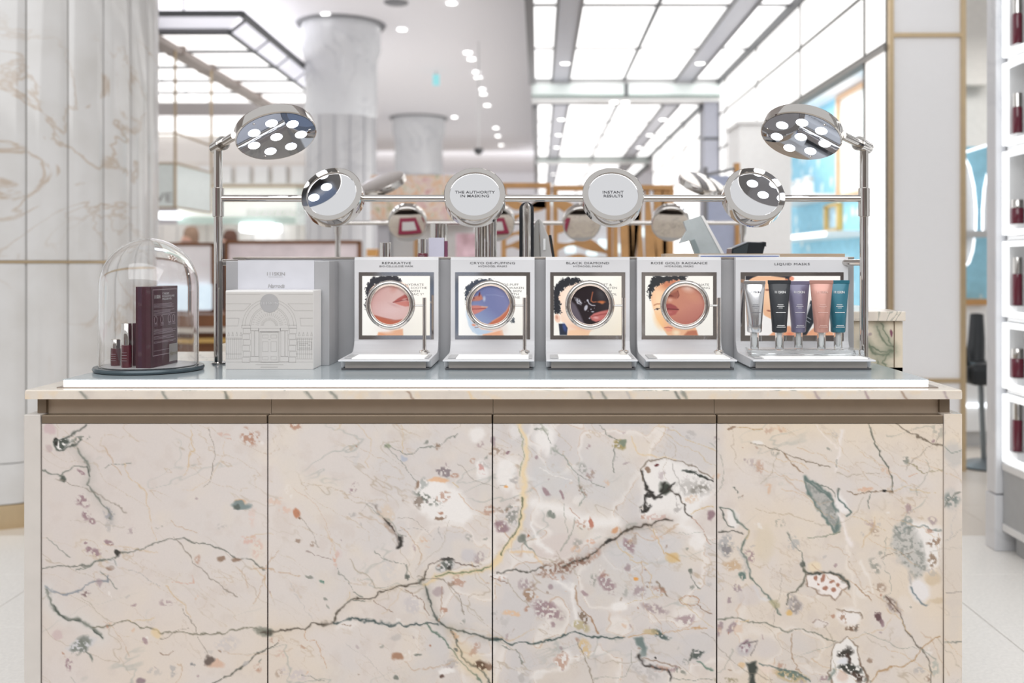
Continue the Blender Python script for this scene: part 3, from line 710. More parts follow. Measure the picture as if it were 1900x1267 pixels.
MB().pbox(255, 528, 392, 574, 8.25, .02).build('light_window', mat('cool_light', (214, 232, 246), .3, emit=.7, noise=.2, scale=14), None)
tag(bpy.context.scene.objects['light_window'], 'cool glowing strip window low on the pale framed screen', 'window')
t = thing('tiered_counter', 'walnut tiered counter with cream and yellow edges beside the dome', 'counter', (WX(300, 7.8), 7.8, 0))
MB().pbox(200, 584, 430, 608, 7.7, .3).build('drawer_front', WOODD, t)
MB().pbox(195, 608, 432, 617, 7.6, .4).build('ledge', mat('cream_edge', (232, 224, 214), .4), t)
MB().pbox(200, 617, 430, 628, 7.7, .3).build('drawer_front', WOODD, t)
MB().pbox(195, 628, 432, 636, 7.6, .4).build('ledge', mat('yellow_edge', (222, 184, 112), .4), t)
MB().box(WX(200, 7.7), WX(430, 7.7), 7.7, 8.0, 0, WZ(636, 7.7)).build('base', WOODD, t)
# floral panel and gondola
def floral():
    m = mat('floral_print', (240, 214, 196), .5, noise=.02)
    nt = m.node_tree; b = nt.nodes['Principled BSDF']; tc = nt.nodes.new('ShaderNodeTexCoord')
    n = nt.nodes.new('ShaderNodeTexNoise'); n.inputs['Scale'].default_value = 5.5; n.inputs['Detail'].default_value = 5; n.inputs['Distortion'].default_value = 1.2
    nt.links.new(tc.outputs['Object'], n.inputs['Vector']); r = nt.nodes.new('ShaderNodeValToRGB')
    cs = [(.28, (206, 130, 132)), (.36, (240, 206, 202)), (.44, (248, 232, 220)), (.51, (240, 196, 158)), (.57, (248, 238, 228)), (.65, (200, 192, 150)), (.74, (244, 216, 208))]
    e = r.color_ramp.elements; e[0].position = cs[0][0]; e[0].color = L(*cs[0][1]); e[1].position = cs[-1][0]; e[1].color = L(*cs[-1][1])
    for p_, c_ in cs[1:-1]: x = e.new(p_); x.color = L(*c_)
    nt.links.new(n.outputs['Fac'], r.inputs[0]); nt.links.new(r.outputs[0], b.inputs['Base Color'])
    return m
t = thing('floral_gondola', 'white display gondola with an orange and pink abstract flower header', 'display', (WX(765, 8.8), 9, 0))
MB().pbox(688, 325, 842, 409, 8.8, .06).build('header_print', floral(), t)
MB().pbox(684, 409, 880, 413, 8.75, .4).build('header_shelf', GREYSAT, t)
MB().pbox(700, 413, 722, 560, 8.9, .2).build('post', mat('post_grey', (200, 202, 210), .5), t)
MB().pbox(724, 413, 880, 900, 9.1, .3).build('back_panel', WHITE, t)
MB().pbox(846, 433, 890, 478, 8.8, .05).build('poster', mat('poster_pink', (240, 186, 196), .5, noise=.5, scale=6), t)
MB().pbox(680, 462, 700, 476, 8.7, .1).build('amber_box', mat('amber_card', (232, 178, 108), .5), t)
MB().pbox(768, 440, 774, 640, 8.9, .1).build('oak_post', WOOD, t)
# oak lattice screens with wavy slats
def lattice(x0, y0, x1, y1, Y, n, vertical, label, posts=(1, 1)):
    t = thing('lattice_screen', label, 'screen', (WX((x0+x1)/2, Y), Y, 0))
    yb = VY+CZ*F/Y
    if posts[0]: MB().pbox(x0, y0, x0+9, yb, Y, .06).build('post', WOOD, t)
    if posts[1]: MB().pbox(x1-9, y0, x1, yb, Y, .06).build('post', WOOD, t)
    MB().pbox(x0, y0-1, x1, y0+8, Y-.01, .08).build('top_rail', WOOD, t)
    MB().pbox(x0, yb-50, x1, yb-30, Y-.01, .08).build('bottom_rail', WOOD, t)
    for k in range(n):
        pts_ = []; ph = k*1.3
        for i in range(13):
            u = i/12
            if vertical: pts_.append(W(x0+12+(x1-x0-24)*(k+.5)/n+math.sin(u*5+ph)*7, y0+8+(yb-y0-30)*u, Y+.03))
            else: pts_.append(W(x0+5+(x1-x0-10)*u, y0+18+(yb-y0-60)*(k+.3)/n+math.sin(u*4+ph)*9-14*u*(1 if k % 2 else -1), Y+.03))
        b = MB(); up = Vector((0, 0, .024)) if not vertical else Vector((.024, 0, 0))
        vs = []; fs = []
        for i, p in enumerate(pts_):
            wv = up*(1+.6*math.sin(i*.7+ph)); d = Vector((0, .02, 0))
            vs += [p-wv-d, p+wv-d, p+wv+d, p-wv+d]
        for i in range(len(pts_)-1):
            a = i*4
            for q in range(4): fs.append((a+q, a+(q+1) % 4, a+4+(q+1) % 4, a+4+q))
        fs += [(3, 2, 1, 0), tuple(len(vs)-4+q for q in range(4))]
        b.add(vs, fs).build('slat', WOOD, t)
lattice(930, 340, 1022, 480, 6.6, 13, False, 'oak lattice screen with wavy slats just right of the lettered mirror', (1, 1))
lattice(1026, 345, 1136, 480, 6.4, 11, False, 'oak lattice screen with wide wavy slats in the middle')
lattice(1138, 344, 1250, 480, 6.2, 7, True, 'oak lattice screen with upright wavy slats')
t = thing('white_kiosk', 'pale kiosk wall standing behind the oak lattice screens', 'kiosk', (.5, 9.6, 0))
MB().box(-.45, 1.1, 9.5, 9.8, 0, 1.88).build('wall', mat('kiosk_white', (224, 222, 226), .5), t)
for k, (px, py) in enumerate([(1015, 372), (1058, 460), (1098, 465), (1120, 452), (1150, 460), (1170, 440), (1196, 430)]):
    MB().pbox(px-9, py-7, px+9, py+9, 9.46, .05).build('lit_niche', mat('niche_cyan', (226, 244, 248), .4, emit=.8, noise=0), t)
# ------------------------------------------------------------------ marble of the counter
GR, DG, BK, PU, RU, OC, WH, GY, BR = (120, 124, 116), (84, 90, 84), (50, 48, 46), (150, 124, 130), (172, 126, 104), (206, 182, 142), (236, 232, 229), (180, 175, 172), (140, 114, 96)
PDW, TAN = (160, 142, 146), (206, 186, 158)
def paint_marble(X, Y):
    p = Paint(X, Y, (219, 210, 204), warp=4.2, wscale=13, seed=11); p.ls = .72
    n = fbm(X/150, Y/150, 5, 4); n2 = fbm(X/60+9, Y/60, 23, 4)
    cool = np.clip((X-560)/420, 0, 1)*np.clip((1420-X)/140, 0, 1)
    p.mix(np.clip((n-.42)*3.2, 0, 1)*(.25+.6*cool), (208, 203, 201))
    p.mix(np.clip((n2-.52)*4, 0, 1)*.45, (226, 214, 198))
    p.mix(np.clip((fbm(X/90+4, Y/90, 77, 4)-.55)*5, 0, 1)*.5*(.3+.7*cool), (200, 199, 202))
    p.mix(np.clip((X-1330)/60, 0, 1)*np.clip((fbm(X/110, Y/110, 41, 3)-.3)*2, 0, 1)*.7, (226, 208, 184))
    p.mix(np.clip((Y-1040)/200, 0, 1)*np.clip((fbm(X/130, Y/130, 44, 3)-.35)*2, 0, 1)*.5, (224, 206, 184))
    p.mix(np.clip((fbm(X/26, Y/26, 61, 4)-.58)*6, 0, 1)*.3, (205, 192, 184))
    p.mix(np.clip((470-X)/330, 0, 1)*.35+0*Y, (200, 189, 184))  # weaker light at the left end, painted in as darker stone
    p.mix(np.clip((X-1150)/250, 0, 1)*np.clip((900-Y)/140, 0, 1)*.6, (228, 212, 190))
    # cloudy grey lilac clasts with pale rims and thin tan outlines
    zone = np.clip(np.clip((X-900)/60, 0, 1)*np.clip((1350-X)/30, 0, 1)+.75*np.clip((X-700)/120, 0, 1)*np.clip((1000-X)/60, 0, 1)*np.clip((Y-850)/80, 0, 1)+.7*np.clip((X-1330)/40, 0, 1)*np.clip((Y-1060)/60, 0, 1)*np.clip((1620-X)/90, 0, 1), 0, 1)
    wx_, wy_ = (fbm(X/30, Y/30, 201, 3)-.5)*26, (fbm(X/30+5, Y/30, 207, 3)-.5)*26
    cl = fbm((X+wx_)/74, (Y+wy_)/60, 211, 2)
    p.mix(np.exp(-((cl-.47)/.035)**2)*zone*.6, (236, 230, 225))
    p.mix(np.clip((cl-.505)*40, 0, 1)*zone*.55, (211, 205, 203))
    p.mix(np.clip((cl-.6)*14, 0, 1)*zone*.45, (203, 200, 201))
    p.mix(np.exp(-((cl-.503)/.0055)**2)*zone*.6*np.clip(fbm(X/25, Y/25, 219, 2)*2-.5, 0, 1), (190, 152, 122))
    # hair veins: ridges of stretched noise, mostly falling to the right
    for sd, ang, sc, col, am in ((3, 32, 70, (176, 160, 140), .55), (19, 28, 48, (190, 168, 142), .5), (33, -20, 90, (150, 158, 152), .45), (47, 40, 34, (196, 180, 164), .45)):
        a = math.radians(ang); u = X*math.cos(a)+Y*math.sin(a); v = -X*math.sin(a)+Y*math.cos(a)
        f = fbm(u/(sc*2.6), v/sc, sd, 5); msk = np.clip((fbm(X/120+sd, Y/120, sd+5, 2)-.45)*4, 0, 1)
        p.mix(np.exp(-((f-.5)/.006)**2)*am*msk, col)
    l, e, q = p.line, p.ell, p.poly
    # ---- first door
    e(119, 821, 18, 10, WH, -20); e(119, 821, 15, 8, DG, -20, speck=.4); e(106, 819, 5, 7, BK); e(150, 815, 16, 6, GR, -10, .8, speck=.6)
    l([(161, 788), (131, 808), (101, 821), (106, 833), (134, 828), (150, 818)], 2.6, DG)
    l([(139, 833), (148, 845), (166, 863), (168, 882), (163, 902), (183, 927), (200, 942), (208, 962)], 2.4, GR, .9, halo=.15)
    e(204, 952, 8, 14, (150, 150, 156), -25, .7, speck=.4); e(205, 975, 9, 9, GY, 0, .6, speck=.5)
    l([(82, 870), (106, 882), (119, 895)], 2.4, GR); e(115, 890, 8, 5, DG, 30, .9)
    l([(106, 885), (134, 865), (161, 863)], 1.8, GR); l([(161, 863), (168, 882)], 2.4, DG)
    for a in ((152, 932, 12, 9), (158, 954, 9, 7), (170, 966, 7, 5), (148, 876, 9, 4), (200, 1007, 7, 6), (173, 1028, 9, 6), (161, 1022, 4, 4), (158, 1008, 3, 5)): e(*a, PU, 25, .85, speck=.3)
    e(91, 796, 14, 9, (196, 168, 172), 0, .6); e(88, 832, 8, 7, (180, 160, 160), 0, .6)
    l([(82, 1053), (148, 1051), (190, 1044), (213, 1036), (218, 1023), (237, 1026), (277, 1011), (307, 1005), (341, 1004), (383, 1005), (416, 1018), (440, 1036), (460, 1034), (490, 1056)], 1.7, (110, 112, 104), .9)
    e(216, 1025, 7, 6, BK, 20, .9); l([(140, 1058), (180, 1044), (214, 1040), (217, 1050)], 2.0, GR); e(205, 1056, 7, 5, BR, 0, .8); e(210, 1048, 10, 10, (210, 206, 206), 0, .5)
    l([(84, 1000), (110, 1022), (128, 1036)], 1.3, GR, .7)
    l([(84, 1090), (114, 1100), (143, 1098), (158, 1083), (198, 1080), (200, 1070)], 2.2, (130, 136, 144), .9); e(158, 1098, 8, 7, (120, 98, 100), 0, .8, speck=.3)
    l([(183, 1060), (205, 1080), (222, 1092)], 1.2, GR, .7)
    l([(87, 1095), (94, 1122), (119, 1142), (148, 1155), (173, 1169), (188, 1184)], 4.4, GR, .9, halo=.3, hcol=(214, 216, 216)); l([(100, 1124), (124, 1148), (146, 1156)], 2.4, DG)
    e(150, 1198, 26, 12, (196, 198, 204), -20, .7); e(150, 1199, 20, 13, GR, -35, .85, speck=.4); l([(150, 1190), (168, 1216), (172, 1226)], 2.4, GR); l([(172, 1172), (188, 1184)], 2, DG)
    l([(173, 1167), (218, 1157), (237, 1156), (292, 1172), (341, 1177), (386, 1177), (430, 1169), (475, 1163), (500, 1172)], 1.8, (122, 118, 102), .95)
    l([(237, 1156), (262, 1152), (288, 1148)], 1.2, OC, .8); e(294, 1176, 12, 7, (224, 196, 150), 10, .6)
    e(488, 1169, 18, 8, GR, 5, .8); e(495, 1170, 8, 5, DG, 0, .9)
    l([(396, 1266), (430, 1246), (460, 1229), (495, 1204), (510, 1192)], 1.8, (92, 92, 84)); e(455, 1230, 8, 4, GY, -35, .8)
    l([(195, 864), (215, 862), (242, 863)], 1.1, GR, .8); l([(237, 1058), (277, 1075), (297, 1085)], .9, GY); l([(316, 1075), (359, 1080), (352, 1066)], .9, (206, 160, 140), .7)
    e(449, 933, 13, 5, (214, 170, 130), 0, .7); e(449, 940, 18, 9, (126, 140, 140), 0, .95, soft=.18); e(440, 943, 8, 5, DG, 0, .7)
    e(463, 811, 17, 13, RU, 20, .75, speck=.7); e(425, 812, 8, 5, (206, 166, 150), 0, .5, speck=.5); e(410, 808, 6, 4, (206, 166, 150), 0, .5)
    e(413, 1037, 7, 5, BR, 10, .85); e(441, 1038, 9, 4, BR, -5, .8); e(460, 1001, 14, 7, (214, 170, 156), 0, .6, speck=.4); e(480, 1020, 8, 16, (214, 174, 160), 15, .5, speck=.4); e(470, 958, 6, 20, (220, 190, 178), 0, .4, speck=.4)
    e(400, 1233, 14, 7, (206, 162, 136), 0, .6); e(390, 1228, 8, 8, (104, 92, 86), 0, .95); e(127, 1234, 8, 12, PU, 10, .8, speck=.4); e(108, 1180, 8, 8, (196, 172, 172), 0, .6); e(322, 1246, 7, 12, GY, 10, .85, speck=.3); e(361, 1236, 5, 4, (110, 112, 116), 0, .8, speck=.3)
    e(285, 1247, 14, 6, GY, 20, .5, speck=.3); e(262, 1262, 8, 6, (120, 100, 110), 0, .7); l([(300, 1211), (325, 1210)], .9, BR, .8)
    e(420, 1195, 22, 14, (196, 190, 190), -10, .5, speck=.3)
    # ---- second door
    e(545, 793, 13, 6, RU, 20, .7, speck=.6); l([(717, 825), (735, 834), (757, 839), (793, 830), (820, 820), (848, 808)], 1.2, GR, .85); e(722, 829, 6, 4, (150, 156, 130), 30, .8)
    l([(717, 827), (744, 852), (766, 883), (775, 906)], 1.1, GR, .7); l([(745, 790), (748, 812), (750, 838)], .9, OC, .8); e(749, 847, 6, 5, (176, 182, 196), 0, .8)
    l([(640, 0+850), (662, 852)], 1.2, GY, .6); e(660, 855, 5, 12, (206, 202, 200), 10, .6)
    q([(775, 910), (811, 893), (851, 910), (885, 955), (865, 973), (833, 973), (793, 960), (771, 937)], WH, 6, .95); e(800, 905, 26, 14, WH, 0, .8)
    e(885, 807, 15, 14, WH, 0, .8); e(896, 874, 10, 18, WH, 10, .8); e(896, 872, 6, 10, (190, 120, 112), 0, .6, speck=.5); e(882, 860, 4, 6, RU, 0, .5, speck=.4)
    e(793, 926, 24, 7, GR, 22, .9, speck=.5); e(776, 933, 10, 9, (120, 104, 92), 0, .7, speck=.6); e(786, 900, 8, 16, (150, 156, 152), 10, .6, speck=.5); e(774, 902, 4, 8, BR, 0, .8)
    e(822, 875, 10, 9, (130, 118, 122), 0, .8, speck=.5); e(838, 882, 10, 5, RU, 10, .6, speck=.4); e(811, 892, 16, 5, (226, 178, 138), -5, .8); e(815, 960, 12, 4, BR, -4, .9, speck=.3); e(822, 922, 14, 8, RU, -20, .6, speck=.7); e(815, 948, 5, 3, RU, 0, .8)
    l([(835, 895), (850, 905)], 1.4, OC); l([(850, 918), (880, 945), (905, 955)], 1.0, (206, 176, 150), .8); e(905, 945, 10, 10, RU, 0, .55, speck=.8)
    l([(699, 937), (713, 960), (726, 977), (739, 1000), (737, 1015)], 3.4, (140, 130, 124), .8); e(716, 950, 12, 16, (214, 196, 178), -30, .7, speck=.3); e(722, 975, 6, 16, (176, 158, 146), -30, .8, speck=.3)
    q([(738, 990), (747, 996), (748, 1006), (740, 1016), (733, 1016), (741, 1005)], BK, 1.6, .95); l([(712, 958), (724, 972), (732, 984)], 1.8, BK, .9)
    l([(676, 948), (688, 936), (700, 934)], 1.0, GY); e(652, 957, 8, 4, GY, -10, .8, speck=.4); l([(738, 984), (768, 982), (800, 983)], .9, GY, .9); l([(815, 976), (820, 996)], 1, GY, .8)
    e(552, 955, 6, 9, (186, 126, 96), -10, .9); e(510, 930, 16, 8, (220, 186, 166), 10, .5, speck=.3); e(530, 948, 12, 6, (220, 180, 160), 0, .5, speck=.3); e(557, 964, 2, 2, BR)
    e(622, 1036, 5, 12, (206, 160, 140), 5, .7, speck=.2); e(627, 1028, 8, 8, (214, 198, 196), 0, .5); l([(567, 1019), (590, 1030), (614, 1042)], 1.1, (146, 128, 122), .8)
    l([(547, 906), (575, 924), (596, 950), (606, 972), (614, 1004), (612, 1030)], .9, (206, 180, 160), .7); l([(625, 1052), (640, 1075), (655, 1095)], .9, GR, .6)
    e(575, 1071, 8, 3, GR, 15, .7); e(600, 1079, 5, 3, (110, 140, 128), 30, .9); l([(540, 1080), (550, 1110), (576, 1140), (585, 1160)], .8, GY, .5)
    e(885, 1033, 9, 9, PDW, 0, .6, speck=.3); e(866, 1030, 14, 12, (200, 196, 200), 0, .7); e(720, 1055, 16, 20, (206, 202, 200), 0, .5, speck=.3)
    l([(695, 1018), (720, 1038), (752, 1048)], 1.0, GR, .7); l([(750, 1050), (754, 1075)], 1.6, GR, .7); e(753, 1070, 4, 6, DG, 0, .8, speck=.2)
    M1 = [(480, 1170), (525, 1171), (552, 1169), (565, 1172), (578, 1160), (600, 1157), (619, 1156), (623, 1141), (643, 1125), (659, 1112), (675, 1107), (695, 1109), (704, 1098), (722, 1092), (740, 1087), (780, 1080), (789, 1071), (793, 1058)]
    l(M1, 2.3, (88, 80, 70), 1, halo=.12, hcol=OC)
    l([(793, 1058), (797, 1047), (811, 1036), (838, 1042), (865, 1048), (890, 1047)], 1.6, (100, 86, 78), .9); e(826, 1052, 16, 15, (204, 202, 202), 0, .8); e(826, 1050, 15, 14, DG, 0, .8, speck=.55); e(826, 1036, 14, 3, BK, 10, .8); e(834, 1058, 4, 6, BK, 0, .8)
    l([(643, 1125), (650, 1118), (676, 1112)], 1.2, GR); l([(655, 1100), (672, 1104)], 1.8, GR, .8); l([(646, 1100), (645, 1118)], 1, OC)
    l([(619, 1156), (637, 1156), (654, 1150), (695, 1154), (748, 1159), (789, 1154), (815, 1154)], 2.2, (70, 84, 84), 1)
    e(645, 1160, 22, 6, (232, 226, 222), -8, .6); l([(637, 1162), (652, 1160)], 1, BR)
    l([(564, 1172), (570, 1186), (586, 1190), (594, 1214), (605, 1240)], 1.0, (196, 158, 128), .85)
    l([(789, 1085), (793, 1103), (802, 1125), (815, 1147), (833, 1165), (860, 1170), (896, 1181), (930, 1188)], 2.6, DG, 1, halo=.15)
    l([(755, 1090), (785, 1115), (800, 1140)], 1, BR, .8); l([(818, 1090), (822, 1128), (818, 1150)], 1.1, (166, 134, 110), .9); e(766, 1120, 14, 16, (196, 190, 192), 0, .6, speck=.25); e(812, 1098, 9, 8, PDW, 0, .6); e(826, 1128, 6, 5, RU, 0, .7, speck=.4)
    l([(695, 1114), (715, 1130), (730, 1140)], 1, BR, .7)
    l([(838, 1170), (851, 1197), (860, 1215), (878, 1232), (901, 1255), (912, 1270)], 2.8, DG, .95, halo=.25, hcol=(214, 190, 150))
    l([(793, 1154), (825, 1188), (847, 1219), (865, 1237), (896, 1267)], 2.4, (96, 116, 104), .9); e(842, 1178, 10, 6, (206, 172, 140), 10, .8, speck=.2)
    e(870, 1225, 40, 26, (224, 200, 158), 40, .35); e(893, 1234, 11, 11, (96, 74, 58), 0, .95, speck=.2); e(906, 1236, 6, 6, BR, 0, .9)
    l([(789, 1085), (811, 1071), (847, 1067), (883, 1058), (910, 1049), (930, 1027)], 5.5, (226, 200, 154), .8); l([(811, 1071), (847, 1067), (883, 1058), (912, 1048)], 1.8, (96, 116, 92), .95)
    e(852, 1078, 14, 8, RU, 0, .6, speck=.7); e(840, 1086, 8, 6, BR, 0, .6, speck=.7)
    e(737, 1217, 9, 7, (168, 130, 106), 10, .95); e(773, 1213, 9, 2.5, GR, 5, .9); e(829, 1247, 13, 7, WH, 0, .95); e(822, 1257, 4, 5, (96, 74, 66), 0, .9); e(733, 1254, 6, 5, GR, 20, .9); e(737, 1180, 9, 6, GY, 0, .5); e(800, 1198, 3, 2, RU); e(846, 1205, 4, 4, DG, 0, .7)
    e(520, 1215, 12, 6, (212, 180, 170), 10, .5, speck=.3); e(545, 1250, 26, 10, (196, 186, 190), 10, .5, speck=.3); l([(560, 1250), (585, 1258), (600, 1266)], 1, GR, .7); l([(640, 1190), (680, 1220), (720, 1262)], .8, GY, .5)
    # ---- third door
    e(940, 880, 18, 34, WH, 5, .9); e(1012, 812, 20, 26, WH, 15, .9); e(950, 800, 12, 14, WH, 0, .5)
    l([(989, 933), (1048, 950), (1097, 968), (1141, 968)], 17, WH, .95, .2); l([(1012, 800), (1020, 840)], 10, WH, .8); e(1035, 1015, 48, 22, (214, 203, 198), -10, .9, soft=.15); l([(990, 966), (1000, 1010), (1020, 1028)], 5, WH, .9)
    l([(1060, 1085), (1064, 1130), (1066, 1160)], 7, WH, .85); l([(1035, 1080), (1060, 1096)], 6, WH, .9); l([(1204, 950), (1258, 968), (1303, 1004)], 15, WH, .95, .2); e(1290, 1010, 14, 10, WH, 20, .8)
    q([(1189, 880), (1204, 856), (1231, 850), (1271, 856), (1298, 872), (1325, 890), (1320, 930), (1285, 966), (1240, 972), (1195, 962), (1193, 920)], WH, 8, .95)
    e(1120, 880, 60, 60, (206, 205, 206), 0, .4); e(1020, 890, 40, 34, (202, 203, 206), 0, .55); e(1180, 1060, 90, 60, (205, 203, 204), 0, .45); e(1225, 1010, 46, 24, (210, 206, 206), 0, .7, soft=.15)
    Gd = [(913, 1053), (940, 1013), (963, 977), (969, 942), (972, 897), (974, 848), (974, 816), (960, 785)]
    l(Gd, 7.0, (232, 210, 172), .95, .25); l([(930, 1027), (940, 1008), (958, 978), (964, 960), (968, 925)], 2.0, (98, 106, 84), .95); l([(966, 890), (968, 850), (966, 815), (958, 788)], 1.4, (150, 156, 130), .8)
    e(945, 955, 14, 16, (140, 140, 134), 0, .8, speck=.5); e(930, 945, 14, 6, BR, 10, .5, speck=.7); e(955, 895, 8, 5, GY, 0, .8, speck=.3); e(938, 905, 4, 3, (226, 170, 110))
    e(927, 975, 15, 7, PU, 22, .9, speck=.2); e(918, 820, 4, 8, PDW, 0, .8); e(940, 838, 3, 2, PU)
    l([(967, 991), (980, 1009), (994, 1031)], 2.8, (136, 142, 136), .9); e(969, 996, 9, 6, GR, 40, .8); e(982, 990, 3, 8, (160, 100, 70), 0, .8, speck=.3); l([(950, 1020), (990, 1028), (1010, 1045)], 3, (226, 196, 156), .8)
    e(925, 1068, 14, 6, WH, 10, .8); e(925, 1072, 12, 6, RU, 10, .5, speck=.6); l([(914, 1068), (930, 1080), (942, 1083)], 1.4, BR)
    l([(925, 1060), (960, 1060), (989, 1056), (1016, 1049)], 1.8, (86, 84, 78), .95)
    l([(1043, 1053), (1074, 1040), (1097, 1029), (1128, 1006), (1160, 984), (1180, 978), (1204, 974), (1227, 966), (1247, 964)], 2.9, (74, 66, 58), 1, halo=.2, hcol=BR)
    e(1128, 1006, 7, 5, BK, -35, .9); e(1050, 1050, 46, 11, (128, 92, 76), -14, .7, speck=.85); e(1015, 1058, 16, 12, (136, 104, 84), 0, .6, speck=.7); e(1030, 1070, 20, 7, RU, 10, .5, speck=.8); e(1100, 1030, 14, 10, RU, -30, .45, speck=.7); e(1138, 983, 6, 4, (206, 150, 110), -30, .8); e(1097, 1003, 8, 5, (210, 150, 120), 20, .6, speck=.3)
    e(1083, 973, 14, 9, RU, 20, .6, speck=.7); e(1095, 968, 3, 8, (190, 130, 112)); e(1025, 957, 7, 6, (130, 136, 128), 20, .9, speck=.2); l([(1060, 945), (1080, 960)], 1.6, RU, .7)
    e(1016, 1132, 30, 13, PU, 25, .8, speck=.35); e(1124, 1080, 20, 10, PU, 45, .75, speck=.3); e(1164, 1013, 7, 15, PU, -25, .75, speck=.2); e(1271, 1150, 20, 9, PU, 0, .65, speck=.35); e(1014, 908, 5, 11, PU, -45, .8); e(1045, 915, 3, 9, PU, 0, .8); e(1320, 957, 7, 9, PU, 0, .95); e(1213, 1130, 24, 9, PDW, 15, .75, speck=.35); e(1186, 1098, 14, 9, PDW, -20, .7, speck=.3); e(976, 1080, 16, 10, PDW, -25, .7, speck=.3); e(1082, 1100, 6, 5, PU, 20, .7); e(1024, 1159, 5, 4, PU, 0, .7); e(1164, 1055, 5, 8, PDW, 0, .8); e(1022, 1090, 5, 6, PDW, 0, .8)
    e(1231, 906, 12, 11, (56, 62, 54), -20, .95, soft=.3); l([(1191, 879), (1198, 905), (1213, 921), (1231, 910), (1247, 899), (1252, 896)], 3.0, BK); l([(1200, 912), (1199, 930), (1197, 944), (1206, 944)], 2.6, BK); e(1199, 942, 10, 6, BK, -10, .9, speck=.15); e(1204, 918, 8, 4, BK, 10, .9)
    l([(1213, 923), (1226, 922)], 2.6, BK); l([(1240, 906), (1252, 915), (1258, 919), (1271, 942), (1285, 964)], 2.0, (70, 64, 58), .95); l([(1247, 905), (1256, 940)], 1.4, GY, .9); l([(1222, 910), (1231, 896)], 2.2, BK)
    l([(1191, 892), (1189, 874), (1204, 854), (1231, 850), (1271, 854), (1298, 870), (1325, 888)], 1.8, (120, 106, 92), .9); e(1202, 872, 6, 5, BR, 0, .9, speck=.2); e(1218, 861, 4, 3, (110, 66, 66)); l([(1250, 860), (1260, 895), (1272, 920)], 1.3, GY, .9)
    e(1290, 877, 18, 4.5, (58, 64, 60), 25, .95, speck=.15); l([(1270, 870), (1290, 876), (1310, 888)], 2.2, (58, 64, 60)); l([(1308, 888), (1326, 893)], 1.6, BK)
    e(1289, 906, 34, 18, (186, 182, 178), 8, .75, speck=.4); e(1300, 910, 20, 8, (120, 116, 108), -10, .6, speck=.7); e(1283, 930, 16, 8, (214, 180, 150), 0, .5, speck=.4); e(1257, 940, 8, 8, GY, 0, .8, speck=.6)
    e(1218, 960, 22, 5, (196, 158, 148), 0, .6, speck=.5); e(1194, 957, 6, 6, RU, 0, .6, speck=.5); l([(1285, 964), (1305, 985), (1318, 1008)], 1.1, RU, .8); l([(1285, 957), (1325, 940)], 1.2, (206, 176, 130), .9)
    l([(1148, 823), (1140, 835), (1139, 850), (1141, 872)], 1.5, GR, .9); e(1148, 823, 10, 10, (164, 150, 106), 0, .95, speck=.1); e(1153, 820, 6, 6, (128, 140, 124), 0, .9); e(1251, 1036, 11, 9, (214, 186, 140), 10, .9); l([(1240, 1028), (1262, 1040)], 2, (200, 166, 116), .9)
    e(1182, 1076, 5, 4, (222, 160, 90)); e(1205, 1084, 8, 5, BR, 20, .6, speck=.5); l([(1218, 1076), (1230, 1090), (1240, 1107)], 2.0, (130, 110, 90), .8); e(1226, 1096, 14, 8, RU, 35, .5, speck=.7); e(1278, 1056, 4, 5, GR); l([(1278, 1056), (1281, 1071), (1298, 1089)], 1.2, GR, .9)
    l([(1028, 830), (1052, 852), (1070, 879), (1083, 919), (1078, 940)], 1.5, (150, 156, 148), .9); e(1032, 834, 10, 10, (170, 172, 164), 0, .6, speck=.6); l([(990, 800), (1010, 795), (1025, 822)], 1.2, GR, .8); e(1008, 795, 14, 7, (170, 172, 158), 30, .6, speck=.6)
    l([(1070, 880), (1100, 895), (1120, 902)], 1.0, GR, .7); l([(1110, 785), (1124, 803), (1146, 815)], 1.2, GR, .8); l([(1170, 810), (1178, 838), (1213, 846), (1258, 850)], 1.6, (222, 198, 160), .9); l([(1220, 785), (1260, 800), (1325, 838)], 1.0, OC, .8); l([(1230, 800), (1280, 830), (1325, 862)], 1.0, (200, 180, 150), .8)
    l([(1066, 1089), (1070, 1121), (1097, 1143), (1106, 1174)], 1.7, (158, 122, 92), .9); e(1082, 1143, 8, 15, (116, 96, 78), -25, .8, speck=.35); e(980, 1103, 10, 14, (140, 104, 76), 0, .65, speck=.6); e(950, 1135, 22, 5, (224, 184, 146), 5, .7, speck=.2); e(978, 1128, 6, 4, RU, 0, .7, speck=.4)
    l([(1150, 1020), (1170, 1040), (1200, 1048)], 1.0, OC, .8); l([(1141, 1004), (1150, 1022), (1172, 1036)], 1.4, (206, 184, 150), .8); l([(1213, 980), (1228, 1010), (1238, 1030)], 1.2, (206, 176, 130), .9)
    e(1150, 1125, 13, 9, WH, 0, .95); l([(1158, 1120), (1200, 1112), (1235, 1105)], 1, OC, .7)
    for k in range(16):
        a0 = k/15*2*math.pi; a1 = (k+1)/15*2*math.pi
        l([(1278+18*math.cos(a0), 1114+9*math.sin(a0)), (1278+18*math.cos(a1), 1114+9*math.sin(a1))], 1.2, (178, 134, 100), .8)
    e(1278, 1114, 12, 6, (226, 214, 200), 0, .6); l([(1294, 1120), (1310, 1135), (1325, 1139)], 1.3, BR, .9); l([(1262, 1110), (1290, 1140), (1322, 1162)], 1.0, OC, .8)
    l([(913, 1188), (940, 1189), (967, 1191), (1003, 1189), (1034, 1182), (1066, 1175), (1101, 1180), (1137, 1185), (1160, 1180)], 2.2, (62, 80, 78), 1); l([(1160, 1180), (1182, 1176), (1230, 1172), (1310, 1164)], 1.3, (196, 158, 118), .9)
